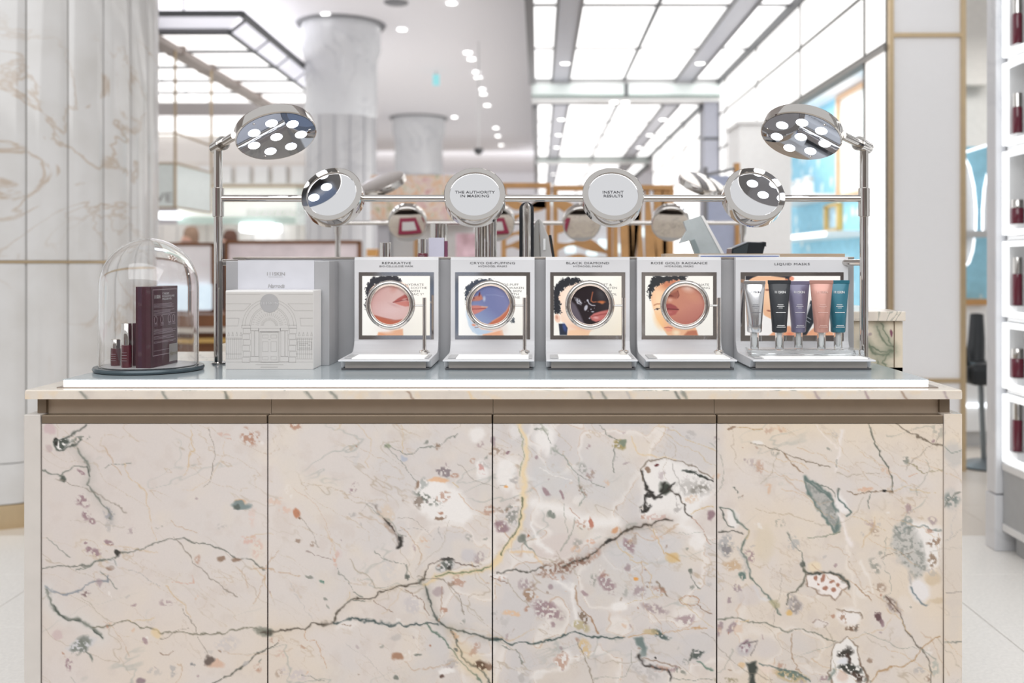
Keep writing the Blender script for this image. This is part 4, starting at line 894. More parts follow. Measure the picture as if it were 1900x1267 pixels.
    e(1074, 1160, 18, 9, (178, 164, 122), 10, .7, speck=.2); e(1083, 1201, 11, 16, (212, 182, 132), -15, .75, speck=.15); e(1045, 1225, 16, 18, WH, 0, .7); e(1042, 1225, 12, 14, RU, 0, .6, speck=.6); l([(930, 1195), (960, 1205), (970, 1228)], 1.1, GR, .8); l([(1066, 1190), (1085, 1220), (1094, 1250), (1100, 1267)], 1.4, (140, 128, 112), .8)
    q([(1178, 1182), (1192, 1180), (1200, 1200), (1196, 1222), (1184, 1222), (1188, 1202)], (110, 126, 124), 2.5, .95); l([(1184, 1220), (1192, 1232), (1209, 1237), (1236, 1243), (1245, 1262)], 3.6, (60, 56, 54), .95, halo=.3, hcol=WH); e(1200, 1250, 30, 10, GY, 10, .5, speck=.5); l([(1192, 1226), (1235, 1228), (1262, 1240)], 1.6, (150, 128, 110), .9); e(1228, 1240, 20, 6, RU, 10, .5, speck=.7); e(1262, 1245, 12, 5, GR, 20, .7, speck=.3)
    e(1228, 1176, 16, 6, (80, 96, 94), 30, .95, speck=.1); e(1208, 1170, 14, 5, (196, 174, 130), 0, .7); e(1298, 1212, 14, 7, (84, 92, 88), -30, .95, speck=.15); l([(1290, 1205), (1282, 1222)], 1.8, DG); l([(1296, 1226), (1310, 1236), (1325, 1240)], 2.4, (104, 128, 116), .95); e(1240, 1198, 30, 14, (214, 206, 200), 10, .6)
    l([(1250, 1262), (1290, 1260), (1325, 1258)], 1, GR, .7); e(1215, 1222, 3, 2, BK); e(1000, 1250, 16, 8, WH, -20, .6); e(968, 1256, 6, 8, GY, 0, .6)
    l([(1000, 870), (1030, 880), (1060, 890)], 1, WH, .8)
    # ---- fourth door
    l([(1614, 785), (1622, 812), (1632, 834), (1646, 866), (1655, 892), (1657, 917)], 1.7, (92, 96, 86), .95); l([(1660, 917), (1641, 917), (1619, 915), (1574, 918)], 1.3, (130, 108, 86), .9); e(1640, 917, 4, 2, BK); e(1607, 910, 12, 4, (214, 166, 134), 0, .6, speck=.3); l([(1618, 915), (1608, 930), (1612, 945)], 1.2, GR, .9); l([(1660, 915), (1690, 897)], .9, OC, .8)
    l([(1659, 785), (1690, 805), (1726, 819), (1750, 828)], 1.7, (110, 98, 84), .9); e(1740, 800, 9, 14, (176, 172, 160), 0, .7, speck=.4)
    l([(1355, 795), (1380, 796), (1417, 793)], 1.3, (186, 154, 112), .9); e(1360, 795, 5, 3, BR, 0, .7); e(1445, 793, 12, 4, (222, 190, 160), 10, .6, speck=.3)
    l([(1391, 823), (1435, 834), (1467, 850), (1502, 859), (1540, 868)], 1.3, (124, 110, 94), .9); l([(1453, 840), (1467, 862), (1480, 874), (1491, 882)], 1.2, (146, 120, 96), .9); e(1405, 822, 10, 4, WH, 10, .7)
    l([(1560, 798), (1558, 826), (1556, 852), (1554, 874)], 4.5, (234, 226, 222), .85); l([(1516, 790), (1535, 815), (1552, 826)], 2.4, (234, 224, 216), .8); l([(1555, 855), (1555, 870)], 1.6, GR)
    BL = [(1493, 888), (1511, 897), (1543, 926), (1553, 955), (1549, 982), (1536, 968), (1522, 945), (1496, 915)]
    q(BL, (176, 174, 170), 3, .9, edge=(96, 116, 112), ew=2.4); q(BL, (140, 144, 140), 3, .7, speck=.8); l([(1494, 890), (1520, 912), (1545, 930), (1556, 950)], 2.6, (98, 116, 112), .95); l([(1512, 898), (1542, 912), (1552, 925)], 1.2, GR)
    e(1561, 935, 10, 18, (236, 232, 230), -25, .9); l([(1552, 915), (1560, 928), (1570, 940), (1576, 948), (1566, 956)], 2.2, (90, 108, 104), .95); l([(1552, 916), (1556, 910)], 2, GR)
    l([(1554, 955), (1562, 975), (1578, 1009)], 6, (236, 228, 224), .9); l([(1570, 1012), (1574, 1040), (1580, 1080), (1588, 1125)], 4.5, (232, 222, 212), .8); l([(1596, 1040), (1608, 1070), (1618, 1100)], 4, (234, 226, 218), .8)
    l([(1552, 984), (1534, 995), (1516, 994), (1498, 993)], 1.4, (122, 130, 112), .9); l([(1575, 957), (1610, 965), (1640, 982)], .9, OC, .8)
    RB = [(1657, 977), (1681, 966), (1699, 991), (1713, 1013), (1722, 1049), (1704, 1071), (1690, 1053), (1668, 1040), (1655, 1013)]
    q([(1681, 968), (1748, 978), (1748, 1045), (1724, 1060), (1700, 1010)], WH, 6, .9); q(RB, (192, 190, 186), 5, .85); q(RB, (126, 130, 124), 4, .6, speck=.95); l([(1660, 975), (1672, 985), (1690, 978), (1720, 982), (1748, 980)], 2.0, (120, 130, 126), .8); e(1681, 970, 10, 8, (140, 146, 140), 0, .7, speck=.3)
    e(1733, 1004, 14, 8, BR, -10, .8, speck=.55); e(1732, 1038, 9, 12, (140, 116, 96), -20, .8, speck=.3); e(1722, 984, 8, 4, RU, 0, .6, speck=.4); e(1735, 1070, 16, 12, TAN, 0, .7)
    e(1708, 1092, 18, 22, (230, 226, 226), -20, .9); l([(1694, 1085), (1700, 1102), (1712, 1110), (1722, 1118)], 3.0, (106, 120, 126), .9); l([(1690, 1060), (1694, 1078)], 3, GY, .8); e(1730, 1060, 14, 6, GY, 20, .5, speck=.5); e(1738, 1115, 12, 6, TAN, 0, .7)
    e(1348, 1009, 15, 20, (174, 172, 172), 0, .85, speck=.3); e(1350, 1020, 12, 10, (132, 128, 130), 0, .7, speck=.6); e(1361, 962, 10, 16, WH, -30, .9); l([(1337, 942), (1359, 951), (1377, 973), (1388, 986), (1384, 1003), (1377, 1022), (1391, 1053), (1393, 1071), (1413, 1094), (1435, 1121), (1450, 1140)], 2.4, (98, 112, 104), .95)
    l([(1337, 942), (1342, 958), (1352, 972), (1364, 974)], 1.8, DG); l([(1332, 984), (1364, 984), (1378, 992)], 1.8, (90, 88, 82)); l([(1388, 986), (1386, 1000)], 3, (226, 198, 160), .7); e(1420, 1010, 20, 34, (214, 200, 176), 0, .5); e(1359, 1049, 15, 10, (200, 172, 142), 0, .85, speck=.1); e(1375, 1067, 8, 7, (96, 118, 112), 10, .9, speck=.1); l([(1372, 1015), (1382, 1040), (1390, 1060)], 4.5, (186, 184, 182), .6)
    l([(1400, 1090), (1412, 1110), (1425, 1116)], 5, (222, 220, 220), .8); e(1438, 1122, 10, 6, (180, 172, 140), 20, .8)
    WB = [(1496, 1062), (1507, 1058), (1525, 1062), (1543, 1058), (1565, 1076), (1570, 1089), (1552, 1112), (1525, 1098), (1498, 1085)]
    q(WB, (238, 230, 226), 2.5, .98, edge=(150, 128, 112), ew=1.4); l([(1494, 1056), (1507, 1060), (1525, 1063), (1543, 1057), (1560, 1066), (1568, 1078), (1572, 1092)], 3.0, (72, 76, 70), .95); 
    for a in ((1515, 1071, 5, 5), (1530, 1070, 3, 6), (1545, 1080, 5, 4), (1534, 1090, 5, 4), (1547, 1095, 5, 4), (1522, 1080, 3, 3), (1556, 1086, 3, 5)): e(*a, (158, 106, 86), 10, .85)
    l([(1491, 1045), (1496, 1062), (1491, 1080), (1480, 1096), (1466, 1104), (1460, 1120)], 2.2, (104, 104, 92), .95); e(1473, 1121, 14, 18, (186, 178, 176), 0, .85, speck=.2); e(1475, 1122, 12, 15, (136, 128, 124), 0, .6, speck=.7); e(1464, 1136, 5, 6, (218, 178, 110), 0, .8)
    l([(1462, 985), (1476, 1009), (1489, 1036), (1494, 1046)], 1.6, GR, .9); e(1474, 1005, 9, 13, (176, 176, 174), -20, .7, speck=.4); e(1490, 1043, 5, 5, DG, 0, .8); e(1515, 1048, 14, 10, (232, 214, 184), 0, .8)
    e(1577, 1146, 21, 18, (236, 230, 226), 15, .95); l([(1558, 1130), (1575, 1134), (1594, 1140), (1599, 1150)], 2.0, (140, 122, 104), .9); e(1567, 1145, 6, 12, (150, 110, 86), 0, .7, speck=.5); e(1578, 1168, 14, 4, (110, 84, 66), 0, .8, speck=.3); e(1590, 1168, 6, 6, (110, 100, 92), 0, .7, speck=.3); e(1524, 1158, 15, 8, (226, 218, 214), 10, .8); l([(1508, 1154), (1524, 1150), (1536, 1160), (1530, 1166)], 1.3, (150, 126, 116), .9)
    e(1598, 1096, 14, 9, (230, 222, 214), 40, .8); l([(1582, 1084), (1598, 1090), (1606, 1104), (1614, 1112)], 1.4, (160, 128, 100), .9)
    e(1657, 1125, 12, 22, (196, 184, 176), -35, .8); e(1655, 1122, 8, 20, (124, 108, 98), -35, .7, speck=.45); l([(1644, 1105), (1662, 1130), (1668, 1145)], 1.8, (96, 74, 66), .9); e(1680, 1122, 14, 18, (226, 216, 206), -20, .6); e(1630, 1147, 6, 11, (92, 66, 70), -25, .9, speck=.2); e(1635, 1156, 4, 6, PU, 0, .8)
    l([(1668, 1147), (1690, 1183), (1713, 1210), (1726, 1232), (1728, 1270)], 2.0, (112, 104, 94), .95); l([(1746, 1181), (1730, 1190), (1713, 1199), (1699, 1223), (1668, 1237), (1632, 1246), (1618, 1262)], 1.7, (176, 142, 104), .95); e(1735, 1240, 9, 16, (166, 172, 164), 0, .6, speck=.5); e(1706, 1246, 10, 7, GY, 0, .7, speck=.4)
    l([(1332, 1148), (1365, 1150), (1399, 1156), (1430, 1162), (1458, 1170), (1485, 1170), (1511, 1172), (1530, 1184), (1547, 1192)], 1.7, (122, 124, 112), .95); l([(1471, 1175), (1469, 1200), (1469, 1219), (1480, 1240), (1489, 1246)], 1.4, (166, 138, 114), .9); l([(1372, 1157), (1390, 1150)], 1, OC)
    q([(1547, 1197), (1570, 1186), (1592, 1201), (1598, 1223), (1612, 1275), (1547, 1275), (1538, 1246)], (236, 232, 228), 4, .98, edge=(140, 122, 106), ew=1.5); e(1572, 1210, 14, 7, (58, 54, 50), 0, .95, speck=.15); e(1576, 1222, 5, 12, (66, 52, 46), -10, .95); e(1578, 1241, 24, 9, (54, 56, 52), 5, .95, speck=.15); e(1566, 1226, 10, 8, (224, 224, 228), 0, .9); e(1590, 1256, 16, 9, (74, 58, 50), 20, .9, speck=.35); e(1560, 1256, 10, 12, (214, 190, 176), 0, .7); l([(1545, 1240), (1540, 1258)], 4, (110, 124, 116), .8); l([(1596, 1225), (1610, 1260)], 2, (120, 100, 84), .8)
    e(1382, 1203, 16, 13, (194, 188, 190), 0, .85); e(1382, 1200, 10, 9, (128, 96, 108), 0, .8, speck=.35); l([(1372, 1196), (1402, 1192), (1398, 1212)], 1.4, (120, 112, 112), .9); q([(1385, 1228), (1402, 1226), (1404, 1238), (1396, 1250), (1400, 1270), (1385, 1270), (1390, 1248)], (58, 64, 60), 2.5, .95); e(1375, 1232, 8, 5, (222, 190, 150), 0, .8); e(1428, 1240, 20, 10, (230, 212, 200), 10, .8)
    e(1467, 1252, 34, 10, (190, 168, 126), 10, .8, speck=.15); e(1462, 1248, 26, 8, (96, 118, 112), 12, .8, speck=.5); l([(1410, 1230), (1440, 1238), (1480, 1246), (1505, 1262)], 2.2, (96, 112, 108), .9); e(1345, 1260, 18, 6, (140, 130, 100), 10, .6, speck=.5)
    for a in ((1368, 1089, 9, 6), (1339, 1165, 5, 14), (1352, 1112, 3, 6), (1356, 1165, 5, 9)): e(*a, PDW, 20, .85, speck=.2)
    e(1390, 1105, 24, 20, (206, 198, 198), 0, .5); e(1425, 1200, 26, 18, (210, 202, 200), 0, .5); e(1545, 0, 1, 1, GY)
    l([(1682, 858), (1700, 870), (1712, 877), (1744, 870)], 1.2, (156, 146, 118), .9); l([(1690, 905), (1712, 908), (1735, 916)], .9, OC, .9); l([(1682, 882), (1700, 878)], 1, (206, 160, 130), .8); l([(1358, 900), (1366, 910)], 1.2, DG, .8); l([(1400, 940), (1440, 955), (1500, 966), (1512, 962)], 1, (190, 172, 148), .8)
    for k, (x, y) in enumerate([(1400, 860), (1480, 830), (1590, 840), (1690, 850), (1610, 1000), (1450, 905), (1650, 960), (1500, 1220), (1640, 1200)]):
        l([(x, y), (x+40, y+16), (x+95, y+40+(k % 3)*8)], 1.0, (206, 176, 142), .6)
    # ---- small flecks and wandering hair veins all over
    rg_ = np.random.RandomState(8)
    for k in range(230):
        x = 90+rg_.rand()*1650; y = 792+rg_.rand()*478
        if rg_.rand() < .75 and x < 760 and y < 1080: continue
        col = [PU, RU, GR, GY, BR, WH, (214, 178, 150), PDW][rg_.randint(8)]
        r = 1.5+rg_.rand()**2*7
        e(x, y, r*(1+rg_.rand()), r, col, rg_.rand()*180, .35+.35*rg_.rand(), .3, speck=.55 if r > 3 else 0)
    for k in range(85):
        x = 80+rg_.rand()*1680; y = 788+rg_.rand()*480; a_ = math.radians(rg_.choice([28, 35, 20, -30, 70])+rg_.randn()*9); pl_ = [(x, y)]
        for i in range(rg_.randint(3, 8)):
            a_ += rg_.randn()*.35; st = 10+rg_.rand()*18; x += math.cos(a_)*st; y += math.sin(a_)*st; pl_.append((x, y))
        l(pl_, 1.0+.5*rg_.rand(), [(170, 158, 140), (150, 152, 142), (190, 160, 132), (134, 124, 112), (206, 178, 140)][rg_.randint(5)], .35+.4*rg_.rand())
    # ---- end panel face
    e(1768, 842, 16, 26, (196, 192, 188), 0, .8); l([(1750, 826), (1765, 836), (1784, 832)], 1.6, (134, 144, 136), .9); e(1766, 925, 16, 20, (196, 192, 188), 0, .7); e(1766, 928, 13, 13, (108, 120, 116), -25, .9, speck=.45); l([(1752, 938), (1768, 920), (1784, 908)], 2.2, GR); l([(1752, 1102), (1784, 1100)], 1.3, (130, 118, 110), .9); l([(1752, 1192), (1784, 1188)], 1.5, GR, .9); l([(1756, 1000), (1784, 980)], 1, GR, .6); l([(1776, 945), (1764, 975), (1762, 1000)], 1, GY, .8); e(1768, 1050, 20, 120, (206, 198, 192), 0, .5)
    return p.C

FY = 2.17; FS = F/FY           # plane of the door fronts, pixels per metre there
MARB = vcol_mat('counter_marble', .26)
def marble_slab(name, px0, px1, py0, py1, parent, step=1.7, thick=.022, zlow=.08, Yf=FY):
    """stone slab: painted front, real thickness, running on below the picture to zlow"""
    s = F/Yf
    nx = max(4, int((px1-px0)/step)); ny = max(4, int((py1-py0)/step))
    X, Y = np.meshgrid(np.linspace(px0, px1, nx), np.linspace(py0, py1, ny))
    C = paint_marble(X, Y)
    V = np.stack([(X-VX)/s, np.full(X.shape, Yf), CZ-(Y-VY)/s], -1)
    if zlow is not None: V[-1, :, 2] = zlow
    x0, x1, z0, z1 = V[0, 0, 0], V[0, -1, 0], V[-1, 0, 2], V[0, 0, 2]
    ex = MB(); ex.v = [(x0, Yf, z0), (x1, Yf, z0), (x1, Yf+thick, z0), (x0, Yf+thick, z0), (x0, Yf, z1), (x1, Yf, z1), (x1, Yf+thick, z1), (x0, Yf+thick, z1)]
    ex.f = [(0, 3, 2, 1), (4, 5, 6, 7), (1, 2, 6, 5), (2, 3, 7, 6), (3, 0, 4, 7)]
    return grid_mesh(V, nx, ny, C, name, MARB, parent, ex)

TZ = .938                        # worktop height
dz_top = CZ-(786-VY)/FS
CABL = ['marble fronted cabinet below the glass dome and white gift box', 'marble fronted cabinet below the reparative mask display', 'marble fronted cabinet below the black diamond mask display', 'marble fronted cabinet below the tubes of liquid masks']
for k, (a, b_) in enumerate(((78, 495.5), (498, 912.5), (915, 1328.5), (1331, 1749.5))):
    xa, xb = (a-VX)/FS, (b_-VX)/FS
    t = thing('marble_cabinet', CABL[k], 'cabinet', ((xa+xb)/2, 2.4, 0), 'marble cabinets of the counter')
    marble_slab('door', a, b_, 786, 1285, t)
    o = MB().box(xa, xb, FY-.002, FY+.026, dz_top+.0008, CZ-(770-VY)/FS).build('door_lip', BRONZE, t, bevel=.0015)
    MB().box(xa-.001, xb+.001, FY+.03, FY+.05, CZ-(771-VY)/FS-.002, TZ-.0205).build('handle_channel', mat('channel_bronze', (196, 178, 158), .42, .2), t)
    MB().box(xa-.0005, xb+.0005, FY+.051, 2.95, .08, TZ-.021).build('carcass', mat('carcass_dark', (60, 52, 48), .7), t)
    MB().box(xa-.0005, xb+.0005, FY+.05, 2.9, 0, .079).build('plinth', BRONZE, t)
# end panels
t = thing('end_panel', 'grey white end panel of the counter at the column end', 'panel', ((60-VX)/FS, 2.4, 0))
MB().box((45-VX)/FS, (75.5-VX)/FS, FY-.002, 2.98, 0, CZ-(769-VY)/FS).build('panel_board', mat('end_panel_grey', (206, 200, 194), .4), t, bevel=.002)
MB().box((61-VX)/FS, (77-VX)/FS, FY+.02, 2.95, CZ-(768.6-VY)/FS, TZ-.0205).build('channel_end', BRONZE, t)
t = thing('end_panel', 'marble end panel of the counter with green veins', 'panel', ((1768-VX)/FS, 2.4, 0))
marble_slab('panel_face', 1752, 1785, 768, 1285, t, 2.0, .8, 0, FY-.004)
MB().box((1750.5-VX)/FS, (1769-VX)/FS, FY+.02, 2.95, CZ-(767.5-VY)/FS, TZ-.0205).build('channel_end', BRONZE, t)
# worktop
WY = 2.15; s = F/WY
t = thing('marble_worktop', 'long cream marble worktop running over all the cabinets', 'worktop', (0, 2.6, TZ-.02))
wx0, wx1 = (45-VX)/s, (1786-VX)/s
MB().prism([(WY+.0005, TZ-.018), (WY+.003, TZ-.02), (3.1, TZ-.02), (3.1, TZ), (WY+.005, TZ), (WY+.0005, TZ-.004)], wx0, wx1, 'x').build('slab', MARBLEC, t, bevel=.002)
X, Y = np.meshgrid(np.linspace(46.5, 1784.5, 700), np.linspace(725.5, 740.5, 9))
p = Paint(X, Y, (220, 210, 198), 3, 12, 5)
p.mix(np.clip((fbm(X/40, Y/40, 3, 4)-.5)*4, 0, 1)*.5, (200, 190, 182)); p.mix(np.clip((fbm(X/25, Y/25, 13, 4)-.6)*6, 0, 1)*.5, (228, 206, 176))
for x, c in ((300, GR), (411, DG), (565, GR), (612, GR), (757, BR), (1089, GR), (1115, GR), (1250, DG), (1262, GR), (1510, PDW), (1600, PU), (1668, BR), (1745, PDW), (870, (226, 196, 150)), (1160, GY), (150, GR)):
    p.line([(x, 722), (x+6, 732), (x+14, 744)], 2.5, c, .7)
V = np.stack([(X-VX)/s, np.full(X.shape, WY), CZ-(Y-VY)/s], -1)
grid_mesh(V, 700, 9, p.C, 'front_edge', MARB, t)

# ------------------------------------------------------------------ lit display platform
PZ = .957
t = thing('display_platform', 'low grey glass display platform with a glowing white front edge', 'platform', (-.1, 2.4, TZ))
px0, px1 = (118-VX)*2.19/F, (1722-VX)*2.19/F
MB().box(px0-.012, px1+.02, 2.183, 2.61, TZ, TZ+.0022).build('base_tray', mat('tray_bronze', (150, 138, 128), .35, .4), t)
MB().box(px0, px1, 2.19, 2.2, TZ+.0024, PZ-.002).build('light_strip', LEDSTRIP, t)
MB().box(px0+.001, px1-.001, 2.2002, 2.6, TZ+.0024, PZ-.0022).build('core', WHITE, t)
MB().box(px0-.001, px1+.001, 2.189, 2.6, PZ-.002, PZ).build('glass_top', mat('grey_glass_top', (176, 186, 190), .12, .0, noise=.02, spec=.8), t, bevel=.0006)

# marble block at the far corner
t = thing('marble_block', 'raised cream marble block behind the chrome post', 'plinth', (.88, 2.85, TZ))
bx1 = WX(1680, 2.6)
X, Y = np.meshgrid(np.linspace(1560, 1680, 110), np.linspace(597, 695, 90))
p = Paint(X, Y, (222, 210, 190), 4, 12, 7); p.ls = .75
p.mix(np.clip((fbm(X/30, Y/30, 3, 4)-.5)*4, 0, 1)*.5, (214, 204, 190))
for q_ in ([(1608, 632), (1622, 645), (1640, 650), (1664, 655)], [(1632, 605), (1640, 625), (1652, 640), (1664, 648)], [(1640, 600), (1650, 620), (1660, 640)], [(1612, 640), (1630, 656), (1655, 658)], [(1630, 668), (1645, 690)], [(1660, 690), (1640, 672), (1655, 655)]): p.line(q_, 2.2, (112, 122, 104), .9, halo=.3)
p.ell(1661, 618, 3, 8, (130, 84, 100)); p.ell(1616, 620, 5, 4, PDW, 0, .7); p.ell(1610, 690, 9, 7, PU, 0, .5, speck=.3)
V = np.stack([(X-VX)*2.6/F, np.full(X.shape, 2.62), CZ-(Y-VY)*2.6/F], -1); V[-1, :, 2] = TZ
ex = MB().box(WX(1560, 2.6), bx1, 2.6201, 3.08, TZ, WZ(597, 2.6))
grid_mesh(V, 110, 90, p.C, 'block_body', MARB, t, ex)
MB().box(WX(1556, 2.6), bx1+.003, 2.605, 3.085, WZ(596, 2.6), WZ(578, 2.6)).build('block_top', MARBLEC, t, bevel=.002)
MB().box(WX(1663.5, 2.6), WX(1664.5, 2.6), 2.617, 2.63, TZ, WZ(597, 2.6)).build('joint', BRONZE, t)

# back panel and riser behind the displays
t = thing('back_panel', 'long silver grey back panel behind the row of displays', 'panel', (0, 2.61, PZ))
MB().box(-.80, .823, 2.6, 2.62, TZ+.0005, 1.2235).build('board', SILVER, t, bevel=.002)
MB().box(-.80, .823, 2.597, 2.625, 1.2237, 1.229).build('top_rail', STEELB, t, bevel=.001)
t = thing('grey_riser', 'grey riser box carrying the bottles behind the displays', 'riser', (.1, 2.9, TZ))
MB().box(-.55, .70, 2.66, 2.97, TZ, 1.2).build('riser_box', GREYSAT, t, bevel=.003)
MB().box(-.56, .71, 2.65, 2.98, 1.2, 1.22).build('riser_top', WHITE, t, bevel=.002)
# ------------------------------------------------------------------ chrome mirror rack
RY = 2.52
def basis(n, roll=0.0):
    """matrix whose z axis is n and whose x axis is level (then rolled)"""
    n = Vector(n).normalized(); x = Vector((0, 0, 1)).cross(n).normalized(); y = n.cross(x)
    m = Matrix(((x.x, y.x, n.x), (x.y, y.y, n.y), (x.z, y.z, n.z))).to_4x4()
    return m @ Matrix.Rotation(roll, 4, 'Z')
def mirror_head(t, px, yaw, pitch, words):
    c = W(px, 367, RY)
    n = Vector((math.sin(yaw)*math.cos(pitch), -math.cos(yaw)*math.cos(pitch), math.sin(pitch)))
    c = c+n*.0
    m = Matrix.Translation(c) @ basis(n)
    Ro, D = .0775, .042
    head = MB().lathe([(1e-5, -D/2), (Ro-.008, -D/2), (Ro-.003, -D/2+.002), (Ro, -D/2+.006), (Ro, D/2-.0015), (Ro-.0015, D/2), (Ro-.0138, D/2), (Ro-.0145, D/2-.001), (Ro-.0145, D/2-.005), (1e-5, D/2-.005)], seg=72, mtx=m).build('mirror_head', CHROME, t, True)
    MB().lathe([(1e-5, D/2-.0045), (Ro-.0147, D/2-.0045)], seg=64, mtx=m).build('mirror_glass', MIRROR, head)
    if words:
        r = (m.to_3x3() @ Vector((1, 0, 0))); u = (m.to_3x3() @ Vector((0, 1, 0)))
        if r.x < 0: r = -r
        if u.z < 0: u = -u
        for i, ln in enumerate(words):
            lettering(ln, .0078, c+n*(D/2-.0042)+u*(.003-.0112*i), head, INK, r, u, xs=1.2, bold=.008, spacing=1.02)
    return head
def lamp_head(t, sx):
    cpx = 513 if sx < 0 else 1486
    c = W(cpx, 254, 2.46)
    n = Vector((0, -math.cos(math.radians(66)), -math.sin(math.radians(66))))
    rl = math.radians(19)*(-sx)           # the outer side hangs lower
    n = Matrix.Rotation(-rl, 3, 'Y') @ n
    m = Matrix.Translation(c) @ basis(n)
    Ro, D = .099, .03
    head = MB().lathe([(1e-5, -D), (Ro-.01, -D), (Ro-.002, -D+.003), (Ro, -D+.007), (Ro, -.002), (Ro-.002, 0), (1e-5, 0)], seg=80, mtx=m).build('lamp_head', CHROME, t, True)
    MB().lathe([(1e-5, .0005), (Ro-.004, .0005)], seg=64, mtx=m).build('face_plate', mat('lamp_face_mirror', (206, 212, 222), .03, 1.0, noise=0), head)
    for k in range(8):
        a = 2*math.pi*k/7+.3; rr = .06 if k < 7 else 0
        MB().lathe([(1e-5, .0016), (.0138, .0016), (.0145, .0008)], (rr*math.cos(a), rr*math.sin(a), 0), 24, m).build('light_dot', LED, head)
    for k in range(3):
        a = 2*math.pi*k/3+.5
        MB().lathe([(1e-5, .0018), (.003, .0018), (.0035, .0006)], (.083*math.cos(a), .083*math.sin(a), 0), 12, m).build('screw', CHROME, head)
    # arm: sleeve on the post top, then a thinner rod to the rim
    px_ = -.812 if sx < 0 else .823
    h_ = Matrix.Rotation(-rl, 3, 'Y') @ Vector((sx, 0, 0)); f_ = n.cross(h_)
    if f_.y > 0: f_ = -f_
    e_ = c-n*(D*.5)+(h_*math.cos(.42)+f_*math.sin(.42))*.097
    j = Vector((px_, RY, 1.509)); d = (e_-j).normalized()
    MB().cyl(j-d*.022, j+d*.034, .0155, 24).build('arm_sleeve', CHROME, t, True)
    MB().lathe([(1e-5, -.012), (.009, -.008), (.0155, 0)], mtx=Matrix.Translation(j-d*.022) @ (d).to_track_quat('Z', 'Y').to_matrix().to_4x4()).build('arm_cap', CHROME, t, True)
    MB().cyl(j+d*.03, e_, .0105, 20).build('arm_rod', CHROME, t, True)
    MB().cyl(j+d*.028, j+d*.034, .018, 24).build('arm_collar', CHROME, t, True)
rack = thing('mirror_rack', 'chrome rack with round mirrors and two disc lamps standing on the platform', 'rack', (.0055, RY, PZ))
for X in (-.812, .823):
    MB().lathe([(1e-5, 0), (.018, 0), (.018, .004), (.0105, .006), (.0105, 1.509-PZ)], (X, RY, PZ), 24).build('post', CHROME, rack, True)
    MB().lathe([(.0106, 1.33), (.014, 1.331), (.014, 1.402), (.0106, 1.403)], (X, RY, 0), 24).build('sleeve', CHROME, rack, True)
MB().cyl((-.805, RY, 1.3765), (.816, RY, 1.3765), .0088, 24).build('cross_bar', CHROME, rack, True)
for sx in (-1, 1):
    xx = -.812 if sx < 0 else .823; z = WZ(487, 2.55)
    MB().cyl((xx, RY, z), (xx-sx*.045, 2.592, z), .008, 16).build('bracket', CHROME, rack, True)
rd = math.radians
mirror_head(rack, 619, rd(-6), rd(27), None)
mirror_head(rack, 881.5, rd(1), rd(27), ['THE AUTHORITY', 'IN MASKING'])
mirror_head(rack, 1136.5, rd(2), rd(27), ['INSTANT', 'RESULTS'])
mirror_head(rack, 1397, rd(5), rd(27), None)
lamp_head(rack, -1); lamp_head(rack, 1)

# ------------------------------------------------------------------ mask displays with screens and magnifier rings
DY = 2.57; DSC = F/DY
SCREEN = vcol_mat('screen_print', .35, emit=.62, dif=.45)
LENSP = vcol_mat('lens_print', .12, emit=.2, dif=.75)
LIPL = mat('lit_acrylic', (250, 250, 248), .3, emit=.22, noise=0)
DISP = mat('display_satin', (220, 220, 222), .38, noise=.01)
def display_body(t, xa, xb):
    pr = [(2.36, .9826), (2.53, .9845)]
    for k in range(7):
        a = math.pi/2*k/6; pr.append((DY-.036+.036*math.sin(a), .985+.036-.036*math.cos(a)))
    pr += [(DY, 1.221), (DY+.002, 1.2265), (DY+.005, 1.228), (DY+.022, 1.228), (DY+.022, .962), (2.40, .962), (2.392, .979), (2.36, .979)]
    MB().prism(pr[::-1], xa, xb, 'x').build('body', DISP, t, bevel=.0008)
    MB().box(xa+.012, xb-.012, 2.386, 2.391, .961, .979).build('base_front', mat('satin_base', (196, 188, 181), .35, .2), t)
    MB().box(xa+.004, xb-.004, 2.38, 2.55, PZ+.0004, .9612).build('foot', mat('foot_dark', (96, 96, 98), .3, .4), t)
    MB().box(xa+.03, xb-.014, 2.375, 2.47, .9836, .9862).build('lit_strip', LIPL, t)
    MB().box(xa+.01, xa+.028, 2.385, 2.47, .9836, .986).build('grey_inlay', GREYSAT, t)
    MB().box(xb-.013, xb-.006, 2.385, 2.47, .9836, .986).build('grey_inlay', GREYSAT, t)
def painted_rect(name, t, paint, cx0, cx1, cy0, cy1, x0, x1, z0, z1, Yp, nx, ny, m, round_=False):
    """picture coordinates cx/cy painted onto a rectangle (or disc) in the display"""
    X, Y = np.meshgrid(np.linspace(cx0, cx1, nx), np.linspace(cy0, cy1, ny))
    C = paint(X, Y)
    U = np.linspace(-1, 1, nx); Vv = np.linspace(1, -1, ny); UU, VV = np.meshgrid(U, Vv)
    V = np.stack([x0+(UU+1)/2*(x1-x0), np.full(X.shape, Yp), z0+(VV+1)/2*(z1-z0)], -1)
    return grid_mesh(V, nx, ny, C, name, m, t)
